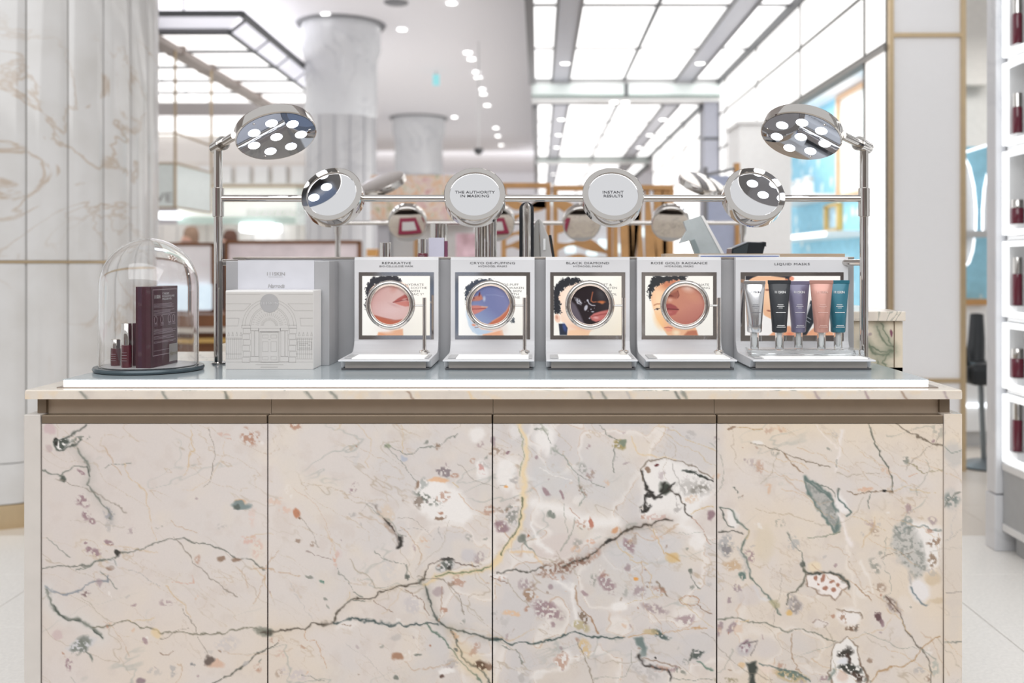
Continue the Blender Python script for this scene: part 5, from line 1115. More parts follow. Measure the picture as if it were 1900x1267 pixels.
def painted_disc(name, t, paint, ccx, ccy, cr, c, r, m, nr=44, na=120):
    rr, aa = np.meshgrid(np.linspace(0.001, 1, nr), np.linspace(0, 2*math.pi, na))
    X = ccx+cr*rr*np.cos(aa); Y = ccy-cr*rr*np.sin(aa)
    # paint on a square grid and sample it, because the painter works on rectangular windows
    g = 150; gx, gy = np.meshgrid(np.linspace(ccx-cr, ccx+cr, g), np.linspace(ccy-cr, ccy+cr, g))
    C0 = paint(gx, gy)
    fi = np.clip((X-(ccx-cr))/(2*cr)*(g-1), 0, g-1.001); fj = np.clip((Y-(ccy-cr))/(2*cr)*(g-1), 0, g-1.001)
    i, j = fi.astype(int), fj.astype(int); a, b = (fi-i)[..., None], (fj-j)[..., None]
    C = (C0[j, i]*(1-a)+C0[j, i+1]*a)*(1-b)+(C0[j+1, i]*(1-a)+C0[j+1, i+1]*a)*b
    V = np.stack([c[0]+r*rr*np.cos(aa), np.full(X.shape, c[1]), c[2]+r*rr*np.sin(aa)], -1)
    return grid_mesh(V[::-1], nr, na, C[::-1], name, m, t)

def grad(p, x0, y0, x1, y1, col, a):
    t_ = np.clip(((p.X-x0)*(x1-x0)+(p.Y-y0)*(y1-y0))/((x1-x0)**2+(y1-y0)**2), 0, 1); p.mix(t_*a, col)
def hair(p, pts, col):
    q = Paint.__new__(Paint); q.__dict__ = dict(p.__dict__)
    q.X = p.X0+(fbm(p.X0/16, p.Y0/16, 3, 4)-.5)*60; q.Y = p.Y0+(fbm(p.X0/16+9, p.Y0/16, 8, 4)-.5)*60
    q.poly(pts, col, 7)
def scr1(X, Y):
    p = Paint(X, Y, (252, 251, 246)); grad(p, 300, 400, 900, 800, (246, 240, 226), .6)
    p.poly([(228, 260), (300, 185), (420, 145), (600, 135), (720, 200), (760, 380), (720, 600), (620, 730), (500, 760), (400, 730), (290, 600), (235, 440)], (240, 206, 184), 8)
    hair(p, [(205, 340), (190, 240), (230, 150), (290, 92), (400, 78), (570, 78), (645, 140), (560, 152), (420, 150), (300, 190), (245, 255), (222, 350), (200, 500), (185, 420)], (52, 52, 58))
    p.poly([(350, 770), (500, 760), (655, 730), (660, 820), (340, 820)], (238, 184, 150), 8); p.ell(390, 800, 40, 14, (226, 150, 110), 0, .5, .6); p.ell(420, 740, 90, 34, (250, 240, 236), 10, .8, .6)
    return p.C
def len1(X, Y):
    p = Paint(X, Y, (214, 174, 170)); grad(p, 300, 650, 700, 250, (226, 194, 186), .8); grad(p, 500, 450, 260, 250, (206, 156, 152), .6)
    p.ell(560, 220, 40, 60, (206, 150, 138), 30, .7, .6); p.ell(520, 500, 180, 80, (226, 196, 194), 0, .7, .8)
    p.poly([(270, 555), (400, 592), (560, 632), (680, 622), (760, 560), (760, 720), (270, 720)], (190, 110, 86), 14); p.line([(280, 560), (420, 600), (580, 632), (700, 618)], 9, (164, 88, 70), .6, 0)
    p.poly([(545, 405), (600, 360), (690, 308), (740, 330), (770, 345), (770, 385), (690, 378), (620, 392)], (178, 98, 92), 7); p.poly([(545, 405), (620, 398), (700, 388), (770, 392), (770, 450), (700, 458), (620, 436)], (206, 132, 122), 7)
    p.line([(548, 404), (620, 392), (700, 372), (765, 380)], 6, (128, 60, 60), .8, 0); p.ell(690, 365, 30, 8, (226, 190, 184), -10, .7, .5); p.ell(560, 440, 60, 14, (190, 140, 140), 20, .4, .8)
    return p.C
def scr2(X, Y):
    p = Paint(X, Y, (252, 251, 247)); grad(p, 500, 500, 900, 800, (246, 242, 230), .6)
    p.poly([(240, 330), (300, 240), (420, 170), (560, 150), (700, 250), (780, 420), (760, 620), (660, 740), (500, 790), (400, 800), (300, 700), (240, 540)], (244, 214, 200), 8)
    hair(p, [(212, 340), (228, 225), (300, 150), (420, 112), (570, 125), (420, 180), (310, 245), (250, 330), (222, 430)], (66, 72, 84))
    p.poly([(228, 510), (300, 640), (420, 740), (560, 760), (480, 800), (380, 808), (310, 770), (262, 690)], (196, 214, 232), 10); p.line([(240, 480), (230, 560), (280, 690), (350, 790)], 7, (214, 226, 238), .8, 0)
    p.ell(325, 685, 24, 14, (232, 150, 120), 20, .9, .4); p.line([(340, 716), (380, 712)], 5, (150, 110, 96), .8, 0)
    p.poly([(440, 800), (560, 775), (680, 740), (695, 820), (430, 820)], (240, 178, 142), 10); p.ell(700, 740, 40, 60, (238, 226, 216), 0, .7, .7)
    hair(p, [(770, 640), (800, 590), (822, 610), (826, 650), (790, 664)], (86, 92, 98))
    return p.C
def len2(X, Y):
    p = Paint(X, Y, (124, 130, 172)); grad(p, 560, 400, 780, 300, (142, 142, 182), .7); grad(p, 540, 480, 380, 680, (158, 178, 208), .8); grad(p, 500, 380, 400, 200, (112, 122, 170), .6)
    p.poly([(290, 400), (330, 345), (420, 318), (445, 372), (400, 395), (300, 400)], (192, 128, 112), 10); p.ell(398, 315, 10, 28, (122, 62, 62), 10, .95, .3); p.ell(330, 362, 14, 10, (130, 76, 74), 0, .8, .4)
    p.ell(458, 370, 16, 30, (196, 206, 226), 0, .8, .6); p.line([(480, 322), (600, 322), (700, 345)], 3, (166, 176, 206), .6, 0)
    p.poly([(280, 455), (380, 452), (492, 478), (450, 510), (390, 545), (320, 570), (280, 560)], (206, 136, 128), 8); p.line([(285, 498), (380, 497), (475, 488)], 7, (150, 78, 78), .85, 0); p.line([(430, 470), (494, 474)], 10, (226, 180, 150), .7, 0)
    p.poly([(800, 400), (800, 560), (720, 640), (620, 690), (480, 710), (560, 648), (660, 590), (735, 520)], (196, 118, 92), 10); p.line([(560, 650), (660, 592), (735, 522), (775, 440)], 8, (226, 160, 130), .6, 0)
    return p.C
def scr3(X, Y):
    p = Paint(X, Y, (250, 248, 240)); grad(p, 500, 500, 900, 800, (240, 228, 206), .8)
    p.poly([(150, 330), (270, 200), (400, 150), (600, 150), (700, 300), (720, 600), (560, 760), (520, 815), (275, 815), (285, 740), (250, 665), (205, 640), (190, 560), (200, 440)], (248, 218, 196), 8)
    p.ell(330, 400, 90, 160, (255, 240, 226), 0, .8, .7); p.poly([(275, 815), (300, 750), (420, 740), (560, 760), (540, 815)], (250, 208, 172), 10); p.ell(440, 720, 120, 26, (238, 182, 150), 12, .5, .6)
    hair(p, [(108, 320), (118, 210), (190, 130), (290, 104), (390, 96), (480, 150), (380, 168), (270, 210), (200, 280), (160, 340), (196, 430), (202, 552), (150, 552), (108, 520)], (40, 42, 48))
    p.ell(158, 600, 36, 56, (244, 206, 184), -15, 1, .2); p.ell(150, 590, 14, 24, (206, 150, 126), -15, .8, .5)
    p.poly([(172, 668), (245, 668), (282, 720), (274, 808), (186, 808)], (44, 50, 66), 6); p.ell(245, 715, 22, 50, (70, 90, 160), -15, .7, .5)
    return p.C
def len3(X, Y):
    p = Paint(X, Y, (46, 38, 42)); grad(p, 560, 300, 760, 240, (62, 58, 62), .7); p.ell(700, 310, 40, 70, (84, 82, 86), -15, .6, .7)
    p.poly([(320, 380), (390, 440), (440, 540), (500, 680), (420, 680), (340, 600), (318, 480)], (104, 96, 106), 12)
    p.line([(600, 290), (588, 350), (580, 395), (606, 412), (640, 408)], 7, (196, 116, 84), .9, .2); p.ell(705, 408, 48, 14, (190, 108, 70), 0, .95, .4); p.ell(715, 420, 22, 14, (206, 130, 84), 0, .8, .5)
    p.poly([(565, 590), (615, 548), (700, 522), (815, 500), (815, 560), (740, 625), (640, 652), (590, 630)], (196, 116, 112), 8); p.line([(600, 585), (690, 565), (800, 545)], 7, (140, 66, 66), .85, 0); p.ell(640, 600, 30, 14, (232, 180, 178), 10, .8, .6)
    G_ = (196, 196, 206); p.poly([(375, 350), (440, 375), (470, 420), (462, 446), (410, 430)], G_, 8, speck=.2); p.line([(540, 388), (556, 428), (590, 450), (628, 452)], 7, G_, .95, .3); p.ell(538, 390, 12, 14, G_, 0, .95, .3); p.ell(518, 480, 20, 36, G_, 18, .95, .25)
    for a in ((580, 498, 8, 7), (600, 528, 18, 7), (562, 608, 9, 9), (505, 410, 4, 4), (620, 484, 4, 3), (545, 520, 4, 4)): p.ell(*a, G_, 0, .95, .4)
    return p.C
def scr4(X, Y):
    p = Paint(X, Y, (247, 245, 238)); grad(p, 300, 500, 120, 800, (236, 236, 226), .6)
    p.poly([(180, 330), (240, 220), (340, 150), (520, 120), (660, 200), (740, 400), (720, 660), (745, 740), (765, 815), (395, 815), (330, 720), (255, 600), (215, 480)], (240, 190, 152), 8)
    p.ell(420, 170, 140, 60, (196, 122, 92), -15, .9, .6); p.ell(280, 430, 60, 190, (254, 226, 186), 0, .7, .8); p.ell(300, 640, 50, 90, (252, 200, 140), -25, .7, .7)
    hair(p, [(155, 360), (148, 250), (180, 150), (215, 80), (640, 80), (606, 140), (480, 132), (340, 160), (245, 220), (200, 290), (178, 380)], (48, 50, 54))
    p.line([(228, 440), (262, 424), (300, 424)], 8, (176, 116, 84), .8, .2); p.ell(262, 490, 30, 9, (250, 244, 240), -8, .9, .4); p.ell(268, 490, 14, 10, (58, 48, 46), 0, .95, .3); p.line([(232, 496), (262, 478), (296, 482)], 4, (70, 54, 48), .9, 0)
    p.poly([(350, 715), (400, 695), (460, 705), (440, 760), (390, 765)], (240, 166, 138), 8); p.line([(355, 718), (400, 712), (450, 722)], 5, (150, 90, 76), .8, 0); p.ell(500, 780, 40, 30, (254, 236, 206), 0, .8, .6)
    p.poly([(590, 815), (640, 760), (700, 750), (750, 750), (768, 815)], (190, 122, 96), 12)
    return p.C
def len4(X, Y):
    p = Paint(X, Y, (204, 140, 116)); grad(p, 500, 300, 820, 500, (198, 134, 124), .8); grad(p, 560, 480, 620, 690, (176, 110, 100), .8); p.ell(640, 235, 60, 40, (240, 210, 196), 20, .85, .8); p.ell(700, 340, 90, 50, (212, 152, 124), 30, .6, .8)
    p.poly([(360, 330), (440, 300), (515, 262), (532, 330), (500, 365), (420, 350), (360, 350)], (160, 98, 84), 14); p.ell(425, 328, 36, 9, (112, 60, 54), 8, .9, .5); p.line([(515, 268), (532, 320), (516, 352)], 6, (122, 70, 62), .8, 0); p.ell(420, 380, 26, 20, (226, 180, 164), 0, .8, .7)
    p.poly([(360, 428), (430, 424), (490, 452), (528, 494), (470, 500), (360, 488)], (160, 84, 84), 8); p.poly([(360, 490), (470, 500), (526, 500), (490, 556), (430, 574), (360, 545)], (178, 98, 94), 8); p.line([(360, 488), (440, 492), (525, 496)], 7, (100, 48, 50), .9, 0); p.ell(410, 530, 30, 14, (206, 132, 124), 0, .6, .7)
    p.line([(690, 672), (770, 620), (830, 540)], 12, (100, 62, 56), .8, 0)
    return p.C
def scr5(X, Y):
    p = Paint(X, Y, (252, 249, 244))
    p.poly([(160, 80), (720, 80), (700, 200), (620, 300), (590, 420), (610, 640), (500, 650), (380, 560), (330, 420), (260, 240)], (242, 190, 152), 10); p.ell(430, 330, 60, 120, (252, 214, 180), 0, .7, .8); p.ell(420, 250, 26, 12, (120, 74, 60), 0, .7, .4); p.ell(440, 505, 26, 10, (150, 84, 70), 10, .8, .4)
    p.poly([(150, 78), (300, 78), (240, 100), (190, 130), (150, 130)], (44, 44, 50), 6); p.poly([(470, 78), (720, 78), (700, 130), (680, 200), (640, 100)], (44, 46, 52), 8); p.ell(722, 112, 30, 26, (238, 150, 120), 0, .95, .3); p.ell(660, 130, 20, 18, (226, 140, 106), 0, .9, .4)
    p.poly([(140, 500), (330, 540), (460, 600), (520, 650), (470, 740), (440, 812), (140, 812)], (253, 250, 248), 8)
    p.poly([(440, 812), (560, 700), (700, 690), (760, 770), (900, 790), (1000, 710), (1240, 770), (1240, 812)], (242, 176, 138), 10); p.ell(700, 790, 40, 20, (236, 130, 100), 0, .7, .6); p.ell(900, 770, 22, 26, (240, 160, 140), 30, .8, .5)
    p.poly([(955, 380), (1000, 380), (1000, 640), (905, 800), (850, 806), (880, 640)], (48, 54, 60), 6); p.line([(890, 600), (950, 430)], 10, (220, 222, 226), .9, 0); p.line([(910, 580), (960, 610)], 5, (190, 194, 198), .8, 0); p.line([(900, 620), (945, 650)], 5, (190, 194, 198), .8, 0)
    return p.C
def bars(t, x0, x1, z, Yp, m, h=.0011, name='print_line'):
    MB().box(x0, x1, Yp, Yp+.0003, z, z+h).build(name, m, t)
specs = [
    (735.5, ['REPARATIVE', 'BIO-CELLULOSE MASK'], scr1, len1, (152, 990), (513, 437, 243), ['HYDRATE', '& SOOTHE', 'WITH', 'NAC Y\u00b2'], 'white mask display whose screen reads hydrate and soothe', 'first'),
    (914, ['CRYO DE-PUFFING', 'HYDROGEL MASKS'], scr2, len2, (138, 972), (538, 447, 245), ['DE-PUFF', '& AWAKEN', 'TIRED SKIN', 'WITH', 'CAFFEINE'], 'white mask display with a blue face mask in its magnifier ring', 'second'),
    (1090.5, ['BLACK DIAMOND', 'HYDROGEL MASKS'], scr3, len3, (112, 945), (565, 445, 240), ['LIFT &', 'TIGHTEN', 'WITH', 'RETINOL'], 'white mask display with a black face mask in its magnifier ring', 'third'),
    (1260, ['ROSE GOLD RADIANCE', 'HYDROGEL MASKS'], scr4, len4, (118, 952), (605, 440, 240), ['ILLUMINATE', 'GLOWING', 'SKIN'], 'white mask display titled rose gold radiance with rosy skin in its ring', 'fourth')]
for cx_, title, sp, lp, (c0, c1), (lx, ly, lr), words, label, _ in specs:
    X0 = (cx_-VX)/DSC; hw = .1085
    t = thing('mask_display', label, 'display', (X0, 2.47, PZ), 'mask displays with magnifier rings')
    display_body(t, X0-hw, X0+hw)
    MB().box(X0-.0968, X0+.0968, DY-.0015, DY+.001, WZ(629.5, DY), WZ(505, DY)).build('mirror_frame', mat('frame_mirror', (206, 204, 204), .06, 1.0, noise=0), t)
    zs0, zs1 = WZ(622, DY), WZ(512, DY)
    sc_ = painted_rect('screen', t, sp, c0, c1, 80, 812, X0-.0877, X0+.0870, zs0, zs1, DY-.003, 200, 176, SCREEN)
    MB().box(X0-.0877, X0+.0870, DY-.0028, DY-.0015, zs0, zs1).build('screen_edge', DKGAP, t)
    for i, wd in enumerate(words):
        lettering(wd, .0058, (X0+.0475+.006*(i % 2), DY-.0031, WZ(530+5.9*i, DY)), sc_, mat('screen_ink', (96, 92, 92), .6, emit=.08, noise=0), xs=1.35)
    for i, ti in enumerate(title):
        lettering(ti, .006 if i == 0 else .0047, (X0, DY-.0005, WZ(490 if i == 0 else 495.5, DY)), t, INK, xs=1.6 if i == 0 else 1.3, spacing=1.06)
    rz = 1.109
    rm = Matrix.Translation((X0, 2.466, rz)) @ basis((0, -1, 0))
    prof = []
    for k in range(17):
        a = 2*math.pi*k/16; prof.append((.0545+.0068*math.cos(a), .0075*math.sin(a)))
    ring = MB().lathe(prof, seg=80, mtx=rm).build('magnifier_ring', CHROME, t, True)
    MB().lathe([(.0474, .006), (.0489, .0072), (.0495, .006), (.0495, -.004), (.0474, -.004)], seg=72, mtx=rm, closed=True).build('inner_bezel', mat('rose_bezel', (240, 222, 212), .12, .7, noise=0), ring, True)
    painted_disc('lens_print', ring, lp, lx, ly, lr, (X0, 2.4655, rz), .0487, LENSP)
    xp = X0+.084
    MB().cyl((xp, 2.468, .996), (xp, 2.468, 1.127), .0046, 18).build('stand_rod', CHROME, t, True)
    MB().cyl((X0+.0605, 2.467, 1.1074), (xp, 2.468, 1.1074), .0026, 14).build('ring_arm', CHROME, t, True)
    kn = MB().lathe([(1e-5, 0), (.008, 0), (.0095, .002), (.0095, .009), (.007, .0115), (1e-5, .0115)], (xp, 2.468, .9862), 18)
    for a in range(4): kn.cyl((xp, 2.468, .993), (xp+.0125*math.cos(a*math.pi/2+.4), 2.468+.0125*math.sin(a*math.pi/2+.4), .993), .0032, 10)
    kn.build('rod_foot', CHROME, t, True)
# liquid mask display
xa, xb = (1365-VX)/DSC, (1574-VX)/DSC; X0 = (xa+xb)/2
t = thing('mask_display', 'wider white display titled liquid masks with a photo screen behind tubes', 'display', (X0, 2.47, PZ))
display_body(t, xa, xb)
MB().box((1374-VX)/DSC, (1565-VX)/DSC, DY-.0015, DY+.001, WZ(640, DY), WZ(505, DY)).build('mirror_frame', MATS['frame_mirror'], t)
sc_ = painted_rect('screen', t, scr5, 145, 1325, 80, 805, (1382-VX)/DSC, (1558.5-VX)/DSC, WZ(622, DY), WZ(512, DY), DY-.003, 260, 170, SCREEN)
MB().box((1382-VX)/DSC, (1558.5-VX)/DSC, DY-.0028, DY-.0015, WZ(622, DY), WZ(512, DY)).build('screen_edge', DKGAP, t)
lettering('LIQUID MASKS', .0062, (X0, DY-.0005, WZ(492, DY)), t, INK, xs=1.55, spacing=1.08)
# acrylic stand and tubes
t = thing('acrylic_stand', 'clear stepped acrylic stand holding the five tubes', 'stand', (X0, 2.46, .985))
MB().box(xa+.01, xb-.006, 2.425, 2.47, .9866, 1.0005).build('front_step', ACRYL, t, bevel=.001)
MB().box(xa+.012, xb-.008, 2.4705, 2.51, .9866, 1.0005).build('rear_step', ACRYL, t, bevel=.001)
TY1, TY2 = 2.45, 2.488
def tube(cx_, wpx, Yt, topy, col, label, rough, metal, ink, hv):
    sc = F/Yt; X = (cx_-VX)/sc; zb = 1.0008; zc = WZ(616, Yt); zt_ = WZ(topy, Yt); hw = wpx/sc/2
    t = thing('mask_tube', label, 'tube', (X, Yt, zb), 'tubes of liquid masks')
    m = mat('tube_'+str(cx_), col, rough, metal, noise=.02, coat=.3)
    vs = []; fs = []; n = 28
    sec = [(zc-.001, .0130, .0130, 1), (zc, .0165, .0165, 1), (zc+.003, .0180, .0180, 1), (zc+.02, .0186, .0176, 1)]
    for k in range(1, 9):
        u = k/8; sec.append((zc+.02+(zt_-.009-zc-.02)*u, .0186+(hw*.97-.0186)*u, .0176*(1-u)**.75+.0014, 1))
    sec += [(zt_-.0085, hw, .0013, 1), (zt_, hw, .0012, 1)]
    for z, a, b, _ in sec:
        for k in range(n):
            an = 2*math.pi*k/n; c_, s_ = math.cos(an), math.sin(an)
            vs.append((X+a*(abs(c_)**.9)*(1 if c_ >= 0 else -1), Yt+b*s_, z))
    for i in range(len(sec)-1):
        for k in range(n): fs.append((i*n+k, i*n+(k+1) % n, (i+1)*n+(k+1) % n, (i+1)*n+k))
    fs += [tuple(range(n))[::-1], tuple((len(sec)-1)*n+k for k in range(n))]
    bd = MB().add(vs, fs).build('tube_body', m, t, True)
    MB().box(X-hw-.0002, X+hw+.0002, Yt-.0018, Yt+.0018, zt_-.0085, zt_+.0002).build('crimp', m, t, bevel=.0004)
    MB().lathe([(1e-5, zb), (.0098, zb), (.0102, zb+.001), (.0102, zc-.0012), (.0085, zc-.0012), (.0085, zb+.003), (1e-5, zb+.003)], (X, Yt, 0), 24).build('clear_cap', ACRYL, t, True)
    MB().lathe([(1e-5, zb+.0035), (.0035, zb+.004), (.0058, zb+.012), (.0066, zc-.0013), (1e-5, zc-.0013)], (X, Yt, 0), 20).build('nozzle', WHITE, t, True)
    def front(z):
        for i in range(len(sec)-1):
            if sec[i][0] <= z <= sec[i+1][0]:
                u = (z-sec[i][0])/(sec[i+1][0]-sec[i][0]); return Yt-(sec[i][2]*(1-u)+sec[i+1][2]*u)-.0003
        return Yt-.019
    z = WZ(544, Yt)
    lettering('111SKIN', .0062, (X, front(z+.006)-.0012, z), t, INKW if hv else ink, xs=.95, bold=.014, spacing=.95)
    for z, hw_ in ((WZ(565, Yt), .007), (WZ(568, Yt), .009), (WZ(571, Yt), .005), (WZ(579, Yt), .012), (WZ(603, Yt), .009), (WZ(606, Yt), .011)):
        MB().box(X-hw_, X+hw_, front(z)-.0006, front(z)-.0003, z-.0005, z+.0006).build('print_line', ink, t)
tube(1400, 40, TY1, 521, (206, 206, 208), 'shiny silver tube, outermost of the five tubes beside the rosy display', .12, .85, mat('tube_grey_ink', (120, 120, 124), .5), False)
tube(1446, 42.5, TY1, 520, (42, 45, 50), 'matt black cosmetic tube with white lettering', .42, 0, INKW, True)
tube(1481.5, 42, TY2, 521.5, (118, 114, 138), 'lavender grey cosmetic tube between the black and rose tubes', .35, .25, mat('tube_lav_ink', (214, 212, 220), .5), True)
tube(1524, 43.5, TY1, 520, (196, 146, 134), 'rose gold cosmetic tube second from the chrome post', .3, .35, mat('tube_rose_ink', (226, 190, 180), .5), False)
tube(1555, 42, TY2, 520, (48, 112, 130), 'teal cosmetic tube nearest the chrome post', .32, .25, INKW, True)

# ------------------------------------------------------------------ gift boxes
t = thing('silver_gift_box', 'tall silver gift box with a white printed sleeve behind the white box', 'box', (-.653, 2.54, PZ))
MB().box(-.782, -.5236, 2.486, 2.555, PZ, 1.218).build('box_base', SILVER, t, bevel=.0012)
MB().box(-.782, -.5236, 2.5556, 2.594, PZ, 1.218).build('box_lid', SILVER, t, bevel=.0012)
sl = MB().box(-.752, -.561, 2.4845, 2.596, PZ+.0003, 1.2195).build('sleeve', mat('sleeve_white', (206, 206, 212), .5), t, bevel=.0008)
lettering('111SKIN', .0085, (-.657, 2.484, WZ(511, 2.484)), sl, INKG, xs=1.12, spacing=1.0, bold=.01)
bars(sl, -.675, -.639, WZ(514, 2.484), 2.4840, INKG, .0005)
lettering('Harrods', .0105, (-.656, 2.484, WZ(534, 2.484)), sl, INKG, xs=.95, shear=.25, spacing=.9)
t = thing('white_gift_box', 'white gift box printed with a line drawing of an arched doorway', 'box', (-.648, 2.44, PZ))
GY0, GB = 2.394, 2.482
gx0, gx1, gz1 = -.754, -.5425, 1.147
gb = MB().box(gx0, gx1, GY0, GB, PZ, gz1).build('box_body', mat('gift_white', (232, 230, 228), .55, noise=.01), t, bevel=.002)
GS = F/GY0
def gp(x, y): return ((410+x/5.761-VX)/GS, CZ-(470+y/5.761-VY)/GS)      # drawing sketched on the box face
LINE = mat('drawing_grey', (182, 178, 174), .7, noise=0)
FACE = MB(); a0 = gp(52, 415); a1 = gp(985, 1238)
FACE.box(a0[0], a1[0], GY0-.0003, GY0, a1[1], a0[1]); FACE.build('printed_face', mat('face_grey_print', (202, 198, 194), .6, noise=.01), gb)
dr = MB()
def stroke(pts, w=.00045):
    q = [gp(*p) for p in pts]
    for (ax, az), (bx, bz) in zip(q, q[1:]):
        d = Vector((bx-ax, bz-az)); 
        if d.length < 1e-6: continue
        nn = Vector((-d.y, d.x)).normalized()*w
        dr.add([(ax-nn.x, GY0-.0006, az-nn.y), (bx-nn.x, GY0-.0006, bz-nn.y), (bx+nn.x, GY0-.0006, bz+nn.y), (ax+nn.x, GY0-.0006, az+nn.y)], [(0, 1, 2, 3)])
def rect(x0, y0, x1, y1): stroke([(x0, y0), (x1, y0), (x1, y1), (x0, y1), (x0, y0)])
def arch(cx_, cy_, r): stroke([(cx_+r*math.cos(math.pi*k/24), cy_-r*math.sin(math.pi*k/24)) for k in range(25)])
for r in (195, 210, 260, 288): arch(518, 775, r)
for k in range(19):
    a = math.pi*(k+.5)/19
    for r0, r1 in ((60, 95), (110, 150), (165, 185)): stroke([(518+r0*math.cos(a), 775-r0*math.sin(a)*.95), (518+r1*math.cos(a), 775-r1*math.sin(a)*.95)])
for y, x in ((438, 420), (538, 320), (612, 250), (692, 195), (775, 180)):
    stroke([(52, y), (x, y)]); stroke([(1036-x, y), (985, y)])
stroke([(320, 538), (250, 612)]); stroke([(195, 692), (180, 775)]); stroke([(716, 538), (790, 612)]); stroke([(845, 692), (855, 775)])
rect(220, 768, 315, 798); rect(725, 768, 808, 798); rect(318, 798, 405, 825); rect(635, 798, 722, 825); rect(405, 802, 635, 838)
for k in range(6):
    y = 800+k*62; o_ = 0 if k % 2 else 10
    rect(228+o_, y, 305+o_, y+55); rect(725+o_, y, 800+o_, y+55)
rect(328, 828, 355, 1100); rect(362, 828, 402, 1100); rect(640, 828, 680, 1100); rect(688, 828, 715, 1100); rect(316, 1102, 405, 1158); rect(632, 1102, 722, 1158)
rect(415, 838, 622, 1162); rect(430, 845, 612, 1162)
for x in (445, 535):
    rect(x, 870, x+60, 906); rect(x, 942, x+60, 1050); rect(x, 1102, x+60, 1138)
stroke([(508, 922), (530, 922)], .0009)
for sx_ in (60, 815):
    for k in range(8):
        x = sx_+k*22; stroke([(x, 905), (x, 1125)], .0004)
        if k % 2: stroke([(x-10, 880), (x, 842), (x+10, 880), (x-10, 880)])
    stroke([(sx_-10, 905), (sx_+165, 905)]); stroke([(sx_-10, 918), (sx_+165, 918)]); stroke([(sx_-10, 1075), (sx_+165, 1075)]); stroke([(sx_-10, 1128), (sx_+165, 1128)])
rect(818, 945, 970, 1030); stroke([(835, 965), (935, 965)], .0007); stroke([(835, 982), (905, 982)], .0007); stroke([(930, 980), (955, 980)], .001); stroke([(835, 1012), (955, 1012)], .0006)
stroke([(52, 1160), (985, 1160)]); stroke([(370, 1190), (668, 1190)], .0007); stroke([(425, 1216), (610, 1216)], .0012)
dr.build('doorway_drawing', LINE, gb)
c0 = gp(519, 532); r_ = 100/5.761/GS
MB().lathe([(1e-5, .0008), (r_, .0008)], seg=48, mtx=Matrix.Translation((c0[0], GY0, c0[1])) @ basis((0, -1, 0))).build('round_seal', mat('seal_grey', (172, 170, 170), .5), gb)
lettering('111SKIN', .0062, (c0[0], GY0-.001, c0[1]-.003), gb, mat('seal_ink', (200, 198, 198), .5), xs=1.45)

# ------------------------------------------------------------------ glass dome with products
dc = Vector((WX(277, 2.38), 2.38, PZ))
t = thing('glass_dome', 'clear glass bell dome on a dark round base', 'dome', dc)
MB().lathe([(1e-5, 0), (.118, 0), (.124, .002), (.126, .006), (.124, .0105), (.1, .0115), (1e-5, .0115)], dc, 72).build('base', mat('dome_base_grey', (72, 84, 90), .25, .2), t, True)
MB().lathe([(1e-5, .0116), (.104, .0116), (.106, .0128), (.104, .0135), (1e-5, .0135)], dc, 64).build('white_tray', WHITE, t, True)
prof = []
H = 1.272-PZ; Rg = .1125
out = [(Rg, .0118), (Rg, H-.118)]+[(Rg*math.cos(a), H-.118+.118*math.sin(a)) for a in [math.pi/2*k/16 for k in range(1, 17)]]
out[-1] = (1e-5, H)
inn = [(max(r-.0028, 1e-5), z-(.0028 if i >= 2 else 0)*((i-1)/16)) for i, (r, z) in enumerate(out)][::-1]
MB().lathe(out+inn, dc, 72, closed=True).build('glass_bell', GLASS, t, True)
dz = PZ+.0137
A, B = Vector((-.8925, 2.288, 0)), Vector((-.880, 2.425, 0))          # printed face of the carton, seen at a slant
u = (B-A).normalized(); nrm = Vector((u.y, -u.x, 0))
if nrm.y > 0: nrm = nrm
th = .036; lft = Vector((-u.y, u.x, 0))
t = thing('mask_carton', 'tall maroon mask carton with white print under the glass dome', 'carton', (A.x, A.y, dz))
ht = 1.158-dz
poly = [A, B, B+lft*th, A+lft*th]
cb = MB().prism([(p.x, p.y) for p in poly], dz, dz+ht, 'z').build('carton_body', MAROON, t, bevel=.001)
face_n = u.cross(Vector((0, 0, 1)))                                     # towards the viewer
Wd = (B-A).length
def fp(a, z, off=.0006): return A+u*(a*Wd)+face_n*off+Vector((0, 0, dz+z*ht))
def fbar(a0_, a1_, z, h, m, name='print_line'):
    p0, p1 = fp(a0_, z), fp(a1_, z)
    MB().add([p0, p1, p1+Vector((0, 0, h)), p0+Vector((0, 0, h))], [(0, 1, 2, 3)]).build(name, m, cb)
fbar(.06, .97, .955, .0016, INKL, 'border_line'); fbar(.06, .97, .14, .0016, INKL, 'border_line')
for a_ in (.06, .962):
    p0, p1 = fp(a_, .14), fp(a_+.012, .14); MB().add([p0, p1, p1+Vector((0, 0, ht*.815)), p0+Vector((0, 0, ht*.815))], [(0, 1, 2, 3)]).build('border_line', INKL, cb)
lettering('111SKIN', .0085, fp(.22, .85), cb, INKW, u, (0, 0, 1), xs=.72, bold=.01)
lettering('Y THEOREM', .005, fp(.4, .895), cb, INKW, u, (0, 0, 1), xs=.95, align='LEFT')
lettering('BIO CELLULOSE FACIAL MASK', .005, fp(.4, .862), cb, INKW, u, (0, 0, 1), xs=.68, align='LEFT')
lettering('MASQUE BIO-CELL', .005, fp(.4, .829), cb, INKW, u, (0, 0, 1), xs=.85, align='LEFT')
rg = random.Random(3)
for z in (.78, .765, .75, .735, .7, .685, .67, .655, .64, .46, .447, .434, .42, .407, .375, .36, .345, .31, .297, .2):
    fbar(.1, rg.uniform(.7, .94), z, .0009, INKL)
